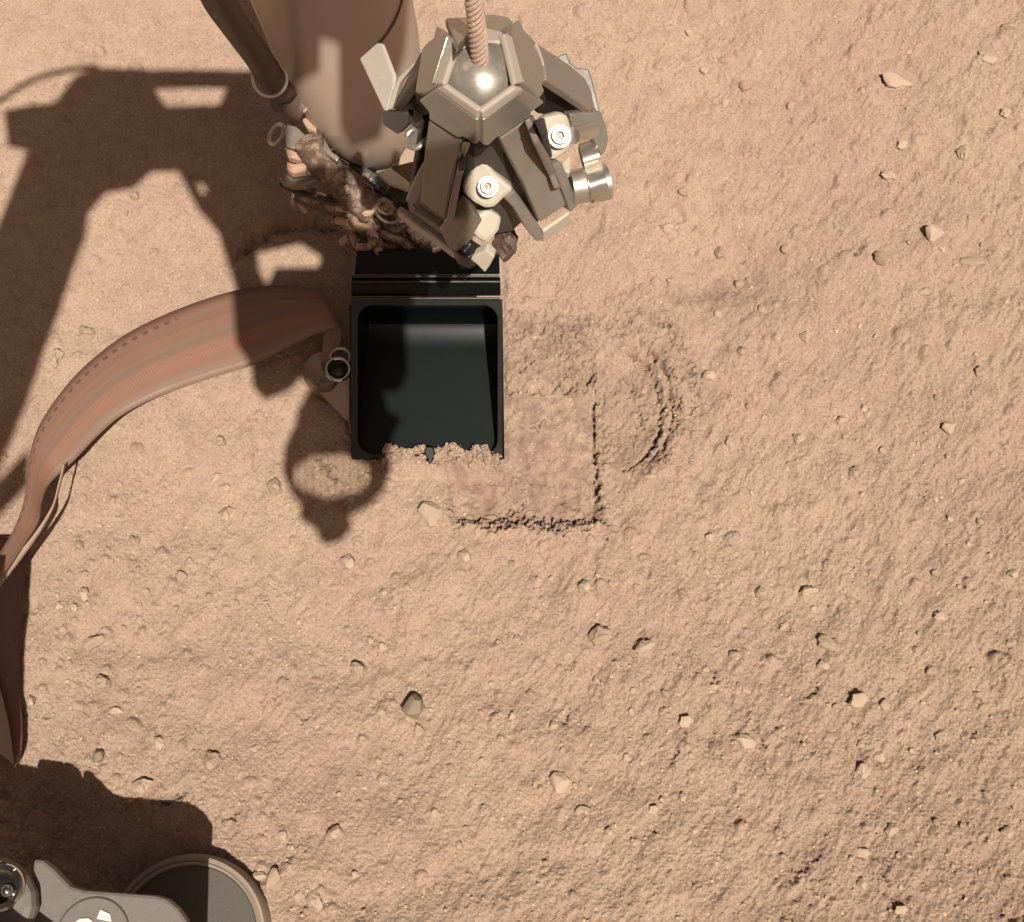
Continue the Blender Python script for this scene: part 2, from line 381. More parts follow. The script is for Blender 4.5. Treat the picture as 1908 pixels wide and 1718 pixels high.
def crack(pts, width, depth, wob=1.0, lip=0.0, seed=30):
    """a jagged furrow along a polyline in the soil"""
    global Hf, fresh
    d = np.full(shp, 1e9)
    x0, x1 = min(p[0] for p in pts) - 60, max(p[0] for p in pts) + 60; y0, y1 = min(p[1] for p in pts) - 60, max(p[1] for p in pts) + 60
    sel = (slice(np.searchsorted(gy, y0), np.searchsorted(gy, y1)), slice(np.searchsorted(gx, x0), np.searchsorted(gx, x1)))
    X = PX[sel] + jag[sel] * wob; Y = PY[sel] + jag2[sel] * wob; dd = np.full(X.shape, 1e9); tt = np.zeros(X.shape)
    n = len(pts) - 1
    for i in range(n):
        ax, ay = pts[i]; bx, by = pts[i + 1]; vx, vy = bx - ax, by - ay; L2 = vx * vx + vy * vy
        t = np.clip(((X - ax) * vx + (Y - ay) * vy) / L2, 0, 1); q = np.hypot(X - ax - t * vx, Y - ay - t * vy)
        s = q < dd; dd = np.where(s, q, dd); tt = np.where(s, (i + t) / n, tt)
    mod = 0.45 + 0.55 * np.clip(0.6 + fft_noise(shp, STEP, 8, 60, seed=seed)[sel] * 0.7, 0, 1.3)
    w = width * mod * np.clip(np.minimum(tt, 1 - tt) * 10, 0.25, 1)
    g = np.exp(-(dd / w) ** 2)
    Hf[sel] -= depth * 2.6 * g * mod
    if lip: Hf[sel] += lip * np.exp(-((dd - width * 2.6) / (width * 1.6)) ** 2) * mod
    fresh[sel] = np.maximum(fresh[sel], 0.6 * np.exp(-(dd / (width * 2.2)) ** 2))
def arc(cx, cy, r, a0, a1, n=14, ry=None):
    ry = ry or r
    return [(cx + r * math.cos(math.radians(a0 + (a1 - a0) * i / n)), cy + ry * math.sin(math.radians(a0 + (a1 - a0) * i / n))) for i in range(n + 1)]
crack([(1107, 745), (1108, 790), (1110, 840), (1108, 868)], 3.2, 3.4 * mm, 0.35, seed=31)
crack([(1112, 868), (1113, 900), (1112, 935), (1122, 960)], 3.6, 2.6 * mm, 0.8, 0.5 * mm, seed=32)
crack([(835, 962), (880, 968), (925, 972), (960, 962), (985, 972), (1030, 976), (1075, 972), (1122, 966)], 4.0, 3.0 * mm, 1.5, 0.9 * mm, seed=33)
crack([(840, 955), (900, 978), (950, 982), (975, 960)], 2.8, 2.0 * mm, 1.5, 0.5 * mm, seed=34)
crack([(985, 985), (1050, 990), (1075, 980), (1118, 970)], 2.8, 2.2 * mm, 1.6, 0.5 * mm, seed=41)
crack([(915, 965), (950, 950), (975, 940)], 3.0, 1.5 * mm, 1.2, seed=42)
crack([(935, 722), (990, 728), (1050, 722), (1095, 722)], 3.2, 1.5 * mm, 1.0, 0.3 * mm, seed=35)
crack([(1085, 712), (1100, 700), (1112, 698)], 5, 2.2 * mm, 1.0, 0.4 * mm, seed=36)
crack([(936, 620), (990, 612), (1040, 622), (1090, 645)], 5, 1.1 * mm, 1.5, 0.4 * mm, seed=37)
crack(arc(1110, 765, 124, -62, 62), 3.6, 2.2 * mm, 0.7, 0.6 * mm, seed=38)
crack(arc(1112, 760, 142, -50, 48), 3.2, 2.0 * mm, 0.7, 0.5 * mm, seed=39)
crack(arc(1118, 770, 112, -30, 68), 2.6, 1.5 * mm, 1.0, 0.3 * mm, seed=43)
crack(arc(1098, 748, 198, -55, 8), 3.4, 1.0 * mm, 1.6, 0.3 * mm, seed=40)
crack(arc(1105, 765, 160, -40, 40), 2.6, 1.2 * mm, 1.3, 0.6 * mm, seed=60)
crack(arc(1100, 770, 96, -50, 30), 2.6, 1.0 * mm, 1.6, 0.3 * mm, seed=61)
crack([(985, 790), (1010, 782), (1040, 796)], 2.4, 0.7 * mm, 1.5, seed=62); crack([(900, 900), (960, 885), (985, 905)], 2.4, 0.6 * mm, 1.5, seed=63); crack([(960, 690), (985, 660), (1030, 655)], 2.6, 1.0 * mm, 1.5, 0.3 * mm, seed=64)
crack([(1040, 640), (1062, 670), (1060, 700)], 2.6, 1.0 * mm, 1.5, 0.3 * mm, seed=65); crack([(1020, 950), (1060, 935), (1085, 950)], 2.4, 0.7 * mm, 1.5, seed=66)
crack([(1115, 965), (1140, 990), (1128, 1003)], 3, 1.4 * mm, 0.8, seed=44)
crack([(834, 870), (838, 910), (836, 950)], 3, 0.9 * mm, 1.0, seed=45)
crack([(1000, 590), (1100, 605), (1180, 612), (1240, 625)], 3, 0.8 * mm, 1.8, seed=46)
# disturbed half-round pit between imprint and arc cracks
pit = np.clip(1 - np.hypot((PX - 1135) / 118, (PY - 770) / 118), 0, 1) * (PX > 1112)
Hf += -5.5 * mm * smooth(0, 0.6, pit) + fft_noise(shp, STEP, 4, 22, seed=15) * 0.2 * mm * (pit > 0) * smooth(0, 0.2, pit)
fresh = np.maximum(fresh, 0.4 * smooth(0, 0.3, pit))
rr_ = np.hypot(PX - 1108, PY - 760); an_ = np.degrees(np.arctan2(PY - 760, PX - 1108))
Hf += 2.4 * mm * np.exp(-((rr_ - 165) / 16) ** 2) * smooth(-80, -45, an_) * (1 - smooth(50, 85, an_))
fresh = np.maximum(fresh, 0.45 * np.exp(-((rr_ - 135) / 30) ** 2) * smooth(-90, -60, an_) * (1 - smooth(60, 90, an_)))
# clods along the edges of the imprint and the arcs
def clods(pts, n, spread, rmin=3, rmax=9):
    for i in range(n):
        k = rng.integers(0, len(pts) - 1); q = rng.random(); x = pts[k][0] + (pts[k + 1][0] - pts[k][0]) * q + rng.normal() * spread; y = pts[k][1] + (pts[k + 1][1] - pts[k][1]) * q + rng.normal() * spread
        r = rng.uniform(rmin, rmax) * rng.uniform(.5, 1); ht = r * K * rng.uniform(.5, 1.0); a = rng.uniform(0, 3.14); ca, sa = math.cos(a), math.sin(a); el = rng.uniform(.55, 1)
        stamp(x, y, r * 1.6, lambda dx, dy: ht * np.clip(1.2 - (((dx * ca + dy * sa) / r) ** 2 + ((-dx * sa + dy * ca) / (r * el)) ** 2), 0, 1) ** 0.6)
clods([(838, 975), (920, 985), (1000, 990), (1118, 980)], 90, 8); clods([(1116, 860), (1120, 960)], 40, 7); clods([(940, 600), (1090, 625), (1110, 700)], 130, 26, 3, 8)
clods(arc(1110, 765, 150, -65, 65), 130, 12, 3, 8); clods([(1130, 650), (1180, 770), (1150, 860)], 110, 34, 3, 7); clods([(1118, 720), (1128, 850)], 40, 8); clods(arc(1098, 752, 196, -80, 25), 120, 12, 3, 8); clods([(940, 560), (1060, 590), (1200, 612)], 110, 18, 3, 8)
fresh = np.maximum(fresh, 0.35 * np.exp(-((np.hypot(PX - 1098, PY - 752) - 190) / 26) ** 2) * smooth(-100, -70, an_) * (1 - smooth(15, 50, an_)))
Hf += -9 * mm * np.exp(-(((PX - 1380) / 95) ** 2 + ((PY - 490) / 62) ** 2))
sm_ = 0.75 * np.exp(-(((PX - 1365) / 85) ** 2 + ((PY - 515 + (PX - 1365) * .35) / 48) ** 2)) + 0.35 * np.exp(-(((PX - 1290) / 110) ** 2 + ((PY - 575) / 45) ** 2))  # darker soil tone across the hollow
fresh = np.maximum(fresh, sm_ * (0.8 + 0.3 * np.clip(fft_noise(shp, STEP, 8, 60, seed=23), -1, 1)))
# little scratches and furrows of the open soil
for q in [((1250, 1425), (1262, 1390), (1275, 1365)), ((1490, 1310), (1515, 1295), (1525, 1285)), ((1645, 1610), (1690, 1598), (1700, 1590)), ((1648, 1612), (1652, 1670)), ((1475, 1650), (1490, 1625), (1520, 1600)),
          ((1405, 445), (1390, 480)), ((1410, 1355), (1425, 1395)), ((1190, 1190), (1205, 1183)), ((565, 1350), (590, 1335)), ((1590, 480), (1610, 455)), ((1335, 1250), (1325, 1290)), ((1540, 1575), (1520, 1600)),
          ((590, 855), (625, 890)), ((1070, 1320), (1050, 1345)), ((420, 1530), (445, 1515), (450, 1505)), ((300, 1500), (345, 1480))]:
    crack(list(q), 3.0, 1.1 * mm, 1.0, 0.25 * mm, seed=int(q[0][0]))
# trench and hollow under the scoop and round the probe
und = box(648, 942, 470, 850, 8); Hf = Hf * (1 - 0.85 * und) - 3.0 * mm * und
hole = np.exp(-(((PX - 600) / 60) ** 2 + ((PY - 640) / 70) ** 2)); Hf -= 6 * mm * hole
crack([(440, 480), (470, 445), (520, 424), (575, 418), (640, 425)], 8, 2.6 * mm, 0.5, 1.5 * mm, seed=50)
# loose soil heaped on the front lip of the scoop
edge = 836 + fft_noise(shp, STEP, 5, 45, seed=16) * 8 + fft_noise(shp, STEP, 3, 10, seed=19) * 3 + 10 * np.abs((PX - 790) / 150) ** 2 + 22 * np.exp(-((PX - 800) / 10) ** 2)
heap = smooth(0, 24, PY - edge) * (1 - smooth(872, 896, PY)) * smooth(705, 735, PX + jag * 2) * (1 - smooth(915, 938, PX + jag))
Hf = Hf * (1 - heap) + heap * (9.2 * mm + fft_noise(shp, STEP, 3, 16, seed=17) * 0.55 * mm)
fresh = np.maximum(fresh, 0.10 * heap)

def soil_crumbs():
    v = []; f = []
    for i in range(520):
        x = rng.uniform(722, 934); y = 834 + rng.exponential(13) + 8 * abs((x - 800) / 140) ** 2 + 5 * math.sin(x * .11)
        if y > 868 or abs(x - 800) < 9: continue
        r = (0.9 + rng.exponential(1.7)) * K; r = min(r, 8 * K); c = W(x, y, .0085 + rng.uniform(-.001, .0025)); b = len(v)
        vv, ff = sphere_vf(c, r, 8, 6, rng.uniform(.8, 1.4), rng.uniform(.8, 1.3), rng.uniform(.4, .8))
        v += [p + Vector((rng.normal(), rng.normal(), rng.normal())) * r * .24 for p in vv]; f += [tuple(q + b for q in k) for k in ff]
    o = obj('soil_crumbs', v, f, M['soil'], smooth=True); o['kind'] = 'stuff'; o['label'] = 'crumbs of tan soil heaped on the front lip of the scoop'; o['category'] = 'soil'
soil_crumbs()

def build_ground():
    # same sheet goes on in ever wider cells to the horizon
    ext = [20, 50, 100, 200, 500, 1200, 3000, 8000, 20000, 60000, 200000, 800000, 3000000]
    ex = np.concatenate([[gx[0] - e for e in ext[::-1]], gx, [gx[-1] + e for e in ext]]); ey = np.concatenate([[gy[0] - e for e in ext[::-1]], gy, [gy[-1] + e for e in ext]])
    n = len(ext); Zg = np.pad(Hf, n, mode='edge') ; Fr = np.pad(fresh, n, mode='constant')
    X, Y = np.meshgrid(ex, ey)
    far = np.ones_like(Zg)
    far[:n, :] = 0; far[-n:, :] = 0; far[:, :n] = 0; far[:, -n:] = 0
    Zg = Zg * np.where(far > 0, 1, 0.3)
    Xc = np.clip(X, gx[0], gx[-1]); Yc = np.clip(Y, gy[0], gy[-1])
    dz = FPX * math.cos(TILT) - (CY - Yc) * math.sin(TILT); sc = H / dz
    wx = (Xc - CX) * sc + (X - Xc) * K; wy = (FPX * math.sin(TILT) + (CY - Yc) * math.cos(TILT)) * sc - (Y - Yc) * K
    co = np.stack([wx, wy, Zg], -1).reshape(-1, 3).astype(np.float32)
    ny, nx = X.shape; idx = np.arange(ny * nx).reshape(ny, nx)
    q = np.stack([idx[:-1, :-1], idx[1:, :-1], idx[1:, 1:], idx[:-1, 1:]], -1).reshape(-1, 4).astype(np.int32)
    me = bpy.data.meshes.new('ground'); me.vertices.add(len(co)); me.vertices.foreach_set('co', co.ravel())
    me.loops.add(q.size); me.loops.foreach_set('vertex_index', q.ravel())
    me.polygons.add(len(q)); me.polygons.foreach_set('loop_start', np.arange(0, q.size, 4, dtype=np.int32)); me.polygons.foreach_set('loop_total', np.full(len(q), 4, dtype=np.int32))
    me.polygons.foreach_set('use_smooth', np.ones(len(q), dtype=bool))
    me.update(calc_edges=True); me.validate()
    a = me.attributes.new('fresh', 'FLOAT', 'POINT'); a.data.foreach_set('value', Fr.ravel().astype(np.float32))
    me.materials.append(M['soil'])
    o = bpy.data.objects.new('ground', me); C.objects.link(o); o['kind'] = 'structure'
    return o
build_ground()
def ground_h(px, py):
    i = int(np.clip(np.searchsorted(gy, py), 0, shp[0] - 1)); j = int(np.clip(np.searchsorted(gx, px), 0, shp[1] - 1))
    return float(Hf[i, j])

# ------------------------------------------------------------------ pebbles
def rock_mesh(name, seed, angular=0.5, m=None, flat=0.7):
    r = random.Random(seed); bm = bmesh.new()
    for i in range(26):
        v = Vector((r.gauss(0, 1), r.gauss(0, 1), r.gauss(0, 1))).normalized()
        v *= 1 - angular * 0.45 * r.random(); bm.verts.new((v.x, v.y, v.z * flat))
    res = bmesh.ops.convex_hull(bm, input=bm.verts)
    bmesh.ops.delete(bm, geom=[g for g in res['geom_interior'] if isinstance(g, bmesh.types.BMVert)], context='VERTS')
    me = bpy.data.meshes.new(name)
    if angular < 0.45:
        bmesh.ops.subdivide_edges(bm, edges=bm.edges[:], cuts=1, use_grid_fill=True, smooth=0.6)
    else: bmesh.ops.subdivide_edges(bm, edges=bm.edges[:], cuts=1, use_grid_fill=True, smooth=0.25 if seed < 300 else 0.0)
    from mathutils import noise as mn
    for v in (bm.verts if seed < 300 else []):
        q = v.co * 1.7 + Vector((seed * 3.1, 0, 0)); v.co += v.co.normalized() * (0.30 * mn.noise(q) + 0.17 * mn.noise(q * 2.7))
    bm.to_mesh(me); bm.free()
    if angular < 0.45: me.polygons.foreach_set('use_smooth', [True] * len(me.polygons))
    else:
        me.polygons.foreach_set('use_smooth', [True] * len(me.polygons)); me.set_sharp_from_angle(angle=math.radians(28))
    me.materials.append(m); return me
round_m = [rock_mesh('pebble', 100 + i, 0.6, M['stone_tan' if i % 2 else 'stone_pale'], 0.8) for i in range(7)]
ang_m = [rock_mesh('pebble', 200 + i, 0.75, M['stone_pale' if i % 3 else 'stone_tan'], 0.7) for i in range(7)]
grey_m = [rock_mesh('pebble', 300 + i, 0.85, M['stone_grey'], 0.8) for i in range(3)]
def pebble(x, y, rx, ry, label, kind='r', rot=None, rise=0.35, group=None, name='pebble', tall=None):
    me = {'r': round_m, 'a': ang_m, 'g': grey_m}[kind]; me = me[random.randrange(len(me))]
    o = bpy.data.objects.new(name, me); C.objects.link(o)
    kk = PXM(0, x, y); sx, sy = rx * kk * 1.2, ry * kk * 1.24; sz = (tall or min(rx, ry)) * kk * 1.5
    o.scale = (sx, sy, sz); o.rotation_euler = (random.uniform(-.25, .25), random.uniform(-.25, .25), random.uniform(-.4, .4) if rot is None else rot)
    o.location = W(x, y, 0) + Vector((0, 0, ground_h(x, y) + sz * (rise - 0.2)))
    o['label'] = label; o['category'] = 'pebble'
    if group: o['group'] = group
    return o
R = math.radians
traced = [
 (1735, 440, 17, 14, 'a', 0, 'blocky tan pebble above the long chip at far right'),
 (1810, 487, 29, 9, 'a', 0.05, 'long thin flat stone chip, the longest one at far right'),
 (1667, 153, 30, 12, 'a', -0.1, 'flat lens-shaped pale stone near the top right corner'),
 (1655, 326, 14, 9, 'a', -0.5, 'small pale wedge stone below the lens-shaped stone'),
 (1640, 486, 17, 14, 'a', 0.3, 'low angular pale stone left of the long chip'),
 (1240, 427, 13, 8, 'r', -0.4, 'oval tan pebble right of the grey gripper on open soil'),
 (1346, 463, 11, 11, 'r', 0, 'round tan pebble at the edge of the shallow hollow'),
 (1500, 628, 10, 9, 'r', 0, 'rounded pebble alone between the arc cracks and the far right'),
 (1382, 661, 9, 9, 'r', 0, 'small round pebble just right of the outer arc crack'),
 (1765, 799, 13, 10, 'a', 0.5, 'tan pebble casting a dark crescent at mid far right'),
 (1568, 783, 10, 9, 'r', 0, 'small pale pebble right of the arc cracks'),
 (1590, 885, 10, 10, 'r', 0.6, 'pale pebble below and right of the arc cracks'),
 (1871, 212, 10, 9, 'a', 0.6, 'small split pebble close to the upper right edge'),
 (1793, 287, 11, 13, 'r', 0, 'buried oval pebble below the lens-shaped stone by the right edge'),
 (1388, 165, 10, 11, 'r', 0.3, 'sunken oval pebble on the smooth soil right of the cord'),
 (1680, 272, 9, 9, 'r', 0, 'small bright round pebble under the lens-shaped stone'),
 (1842, 115, 15, 8, 'r', -0.4, 'low oval pebble near the top right corner'),
 (1880, 50, 13, 7, 'r', 0, 'flat pebble in the extreme top right corner'),
 (802, 961, 22, 21, 'a', 0.4, 'pale angular stone at the corner of the square imprint'),
 (513, 912, 13, 14, 'r', 0, 'bright round pebble left of the ring-shaped shadow'),
 (423, 958, 15, 13, 'r', 0, 'bright round pebble left of the shadow, lower of the two'),
 (420, 910, 11, 8, 'r', 0.4, 'small pebble just above the bright round one by the shadow'),
 (413, 826, 9, 10, 'r', 0, 'small pebble between the ribbon and the ring-shaped shadow'),
 (650, 1048, 14, 13, 'r', 0, 'round pebble under the tip of the ring-shaped shadow'),
 (866, 1038, 12, 12, 'r', 0, 'round pebble below the square imprint'),
 (715, 1103, 8, 8, 'a', 0.5, 'tiny squarish pebble below the ring-shaped shadow'),
 (105, 668, 12, 17, 'r', 0, 'upright oval pebble above the ribbon at left'),
 (160, 616, 15, 8, 'r', -0.3, 'flat pebble above the ribbon in the lit wedge'),
 (250, 365, 9, 10, 'r', 0, 'lone pebble at the top of the lit wedge'),
 (148, 1018, 8, 8, 'r', 0, 'small bright pebble right of the narrow ribbon end'),
 (250, 1007, 9, 9, 'r', 0, 'small round pebble right of the ribbon, farther from the edge'),
 (180, 1194, 26, 11, 'r', 0.5, 'long rounded stone lying slanted at lower left'),
 (192, 1273, 14, 13, 'r', 0, 'rounded stone below the long slanted one'),
 (215, 1324, 14, 7, 'a', 0, 'flat stone with a dark overhang at lower left'),
 (58, 1305, 9, 10, 'r', 0.4, 'pebble next to the hanging ribbon at left edge'),
 (668, 1247, 14, 13, 'r', 0, 'round pebble above the jagged grey stone'),
 (772, 1320, 22, 25, 'g', 0.2, 'jagged grey-green stone, largest on the lower soil'),
 (779, 1364, 10, 14, 'a', 0.2, 'pale pebble touching the bottom of the jagged grey stone'),
 (188, 1411, 14, 13, 'g', 0.7, 'upright grey cube-shaped stone near the hanging ribbon'),
 (397, 1421, 15, 17, 'r', 0.3, 'egg-shaped stone above the foot disc'),
 (267, 1464, 17, 13, 'r', 0, 'half-buried stone above the dark shadow of the foot'),
 (1042, 1458, 18, 17, 'a', 0.2, 'bright rounded stone at lower centre'),
 (1030, 1353, 7, 9, 'r', 0, 'tiny bright pebble above the bright stone at lower centre'),
 (1118, 1188, 20, 17, 'r', 0, 'lumpy cluster stone right of centre below the imprint'),
 (1199, 1207, 18, 12, 'r', 0.3, 'low flat stone beside the lumpy cluster stone'),
 (1545, 1201, 22, 13, 'r', -0.3, 'large stone with a deep dark left side at lower right'),
 (1532, 1240, 10, 9, 'r', 0.4, 'pale pebble just below the stone with the deep dark side'),
 (1370, 1221, 11, 8, 'r', 0.3, 'small pebble left of the stone with the deep dark side'),
 (1384, 1381, 24, 12, 'a', -0.2, 'flat sharp-edged slab in the lower right soil'),
 (1417, 1105, 11, 10, 'r', -0.3, 'bright pebble at right centre below the cracks'),
 (1506, 1102, 15, 10, 'r', 0, 'low broad pebble right of the bright one'),
 (1607, 1435, 13, 14, 'a', 0.5, 'bright pointed stone at lower right'),
 (1661, 1546, 12, 13, 'r', 0, 'bright rounded stone near the bottom right'),
 (1604, 1645, 11, 11, 'a', 0.6, 'pointed stone close to the bottom right edge'),
 (1676, 1694, 12, 9, 'r', 0, 'small stone on the bottom edge at right'),
 (1754, 1372, 11, 11, 'r', 0, 'round stone by itself at lower far right'),
 (1737, 1250, 11, 9, 'a', -0.5, 'small wedge stone at lower far right'),
 (1880, 1200, 11, 8, 'r', 0, 'pebble at the right edge below the middle'),
 (1596, 1306, 15, 15, 'r', 0, 'sunken round stone with a thin dark rim'),
 (624, 1550, 17, 13, 'a', 0.6, 'dark-sided broken stone right of the foot disc'),
 (481, 1633, 14, 10, 'r', 0, 'stone touching the shadow of the foot disc'),
 (510, 1636, 13, 20, 'a', -0.5, 'tall leaning stone right of the foot disc'),
 (586, 1679, 14, 17, 'a', 0.4, 'upright stone at the bottom edge right of the foot'),
 (1276, 1345, 12, 12, 'r', 0, 'dull round stone left of the flat slab'),
 (1217, 1508, 9, 9, 'r', 0, 'small round pebble low at right centre'),
 (1134, 1549, 7, 7, 'r', 0, 'tiny round pebble low at centre'),
 (1875, 1550, 13, 10, 'a', 0.3, 'stone near the right edge at the bottom'),
 (855, 1573, 7, 8, 'r', 0, 'tiny pale pebble at bottom centre'),
 (1083, 1510, 16, 8, 'a', 0.1, 'flat stone with dark ledge below the bright stone'),
 (1885, 1070, 12, 9, 'a', 0.2, 'pale stone beside the right edge at mid height'),
 (1740, 1070, 9, 7, 'a', 0.5, 'small slanted stone left of the pale edge stone'),
]
for x, y, rx, ry, kd, rot, lab in traced:
    pebble(x, y, rx, ry, lab, kd, rot, rise=0.5, group='pebbles lying on the soil', tall=min(rx, ry) * (1.25 if kd == 'g' else 1.0))
taken = [(t[0], t[1]) for t in traced]
def free(x, y):
    if 440 < x < 950 and y < 870: return False
    if x < 660 and y < 330: return False
    if x < 500 and y > 1420: return False
    if x < 60 and y > 800: return False
    if 830 < x < 1260 and 560 < y < 1000: return False
    if 640 < x < 1150 and y < 520: return False
    if x < 650 and 530 < y < 930 and abs((y - 720) - (300 - x) * 0.55) < 190: return False
    return all(abs(x - a) + abs(y - b) > 26 for a, b in taken)
n = 0
while n < 226:
    x = rng.uniform(15, 1895); y = rng.uniform(15, 1705)
    if rng.random() > 0.25 + 0.75 * max(0, min(1, (y - 500) / 1000)) + (0.2 if x > 1300 else 0): continue
    if not free(x, y): continue
    taken.append((x, y)); r = 4.0 + rng.exponential(2.4); r = min(r, 12)
    pebble(x, y, r * rng.uniform(.9, 1.25), r * rng.uniform(.7, 1.0), 'small tan pebble half sunk in the soil', 'r' if rng.random() < .3 else 'a', rng.uniform(-1.5, 1.5), rise=0.42, group='small pebbles scattered over the soil')
    n += 1
# grains nobody could count
def grains():
    v = []; f = []
    for i in range(9500):
        x = rng.uniform(-20, 1930); y = rng.uniform(-20, 1740)
        near = math.hypot(x - 1100, y - 690)
        if rng.random() > 0.35 + 0.4 * min(1, max(0, (y - 500) / 900)) + (0.35 if near < 220 else 0): continue
        if 640 < x < 945 and 470 < y < 845: continue
        r = (1.3 + rng.exponential(0.9)) * K; r = min(r, 4.2 * K); c = W(x, y, 0) + Vector((0, 0, ground_h(x, y) + r * 0.25)); b = len(v); a = rng.uniform(0, 6.28)
        for k in range(4):
            v.append(c + Vector((math.cos(a + k * 1.57) * r * rng.uniform(.7, 1.25), math.sin(a + k * 1.57) * r * rng.uniform(.7, 1.25), 0)))
        v.append(c + Vector((r * rng.uniform(-.3, .3), r * rng.uniform(-.3, .3), r * rng.uniform(.5, .9)))); v.append(c - Vector((0, 0, r)))
        f += [(b + k, b + (k + 1) % 4, b + 4) for k in range(4)] + [(b + (k + 1) % 4, b + k, b + 5) for k in range(4)]
    o = obj('soil_grains', v, f, M['stone_pale']); o['kind'] = 'stuff'; o['label'] = 'loose fine grains sprinkled over the tan soil'; o['category'] = 'gravel'
grains()

# ------------------------------------------------------------------ scoop
def build_scoop():
    t = empty('scoop', W(795, 700, 0), 'black rectangular scoop lying flat on the soil, dirt on its lip', 'scoop')
    rimh = fit([(655, 560, .068), (932, 560, .068), (655, 850, .009), (938, 850, .009)])
    # rim: a flat frame with a rounded opening
    def rrect(x0, y0, x1, y1, r, n=6, round_bottom=True):
        p = []
        for cx, cy, a in ((x1 - r, y0 + r, -90), (x1 - r, y1 - r, 0), (x0 + r, y1 - r, 90), (x0 + r, y0 + r, 180)):
            for k in range(n + 1):
                b = math.radians(a + 90 * k / n); p.append((cx + r * math.cos(b), cy + r * math.sin(b)))
        return p
    outer = rrect(654, 556, 936, 853, 5, 6); inner = rrect(667, 569, 927, 846, 27, 6)
    v = []; f = []; k = len(outer)
    for lst, dh in ((outer, 0), (inner, 0), (inner, -.0022), (outer, -.0022)):
        for x, y in lst: v.append(W(x, y, rimh(x, y) + dh))
    for i in range(k):
        j = (i + 1) % k
        for a in range(4):
            b = (a + 1) % 4; f.append((a * k + i, a * k + j, b * k + j, b * k + i))
    obj('rim', v, f, M['scoop_edge'], t, bevel=.0004)
    # bucket floor: flat towards the lip, rolled up at the back; taken in world metres
    # profile down the middle: the bucket is pitched towards the lens, lip on the soil
    key = [(568, .066), (570, .056), (573, .046), (577, .037), (583, .029), (592, .0225), (604, .0185), (620, .0162), (650, .0145), (720, .0105), (790, .0065), (856, .003)]
    prof = [(W(800, py, h).y, h) for py, h in key]
    yb = prof[0][0]; yf = prof[-1][0]
    ly, lf = W(657, 566, .066), W(658, 850, .009); ry_, rf = W(931, 566, .066), W(935, 850, .009)
    def xl(y): return lf.x + (ly.x - lf.x) * (y - lf.y) / (ly.y - lf.y)
    def xr(y): return rf.x + (ry_.x - rf.x) * (y - rf.y) / (ry_.y - rf.y)
    def strip(x0, x1, prof, th):
        v = []; f = []; n = len(prof)
        for x in (x0, x1):
            for y, z in prof: v.append(Vector((x(y), y, z)))
            for i, (y, z) in enumerate(prof):
                a = prof[max(i - 1, 0)]; b = prof[min(i + 1, n - 1)]; d = Vector((b[0] - a[0], b[1] - a[1])).normalized()
                v.append(Vector((x(y), y - d.y * -th * -1, z - abs(d.x) * th)))
        for i in range(n - 1):
            f += [(i, i + 1, 2 * n + i + 1, 2 * n + i), (n + i, n + i + 1, 3 * n + i + 1, 3 * n + i), (i, i + 1, n + i + 1, n + i), (2 * n + i, 2 * n + i + 1, 3 * n + i + 1, 3 * n + i)]
        f += [(0, n, 3 * n, 2 * n), (n - 1, 2 * n - 1, 4 * n - 1, 3 * n - 1)]
        return v, f
    v, f = strip(xl, xr, prof, .0012); obj('bucket_floor', v, f, M['scoop'], t, smooth=True)
    for s, x in ((-1, xl), (1, xr)):
        pts = [(y, z) for y, z in prof]
        rim = [(yf, rimh(800, 853) - .001), (yb, .066)]
        lo = [Vector((x(y), y, z)) for y, z in pts] + [Vector((x(y), y, z)) for y, z in rim]
        v, f = slab(lo, .0012, Vector((s, 0, 0))); obj('side_wall', v, f, M['scoop'], t)
    # cutting lip with two corner shoes and a small tooth
    plate('front_lip', [(654, 838), (668, 832), (690, 846), (920, 846), (927, 832), (938, 838), (938, 853), (654, 853)], .0062, .002, M['scoop'], t, z=ident)
    plate('tooth', [(794, 832), (806, 832), (810, 842), (806, 860), (800, 866), (795, 852), (790, 842)], [(794, 832, .0125), (806, 832, .0125), (800, 866, .0095)], .003, M['scoop'], t, z=ident)
    # stepped plate behind the bucket that climbs to the wrist
    plate('hinge_bar', [(654, 528), (932, 528), (933, 552), (654, 553)], [(654, 528, .078), (932, 528, .078), (654, 553, .070)], .004, M['scoop'], t, z=ident)
    plate('mount_plate', [(664, 470), (930, 470), (931, 512), (660, 512)], [(664, 470, .094), (930, 470, .094), (660, 512, .084)], .003, M['scoop'], t, z=ident)
    for y, h in ((515, .084), (525, .079), (556, .0705)):
        tube('crease', [W(656, y, h), W(931, y, h)], .00055, M['scoop_edge'], t, 8)
    return t
build_scoop()

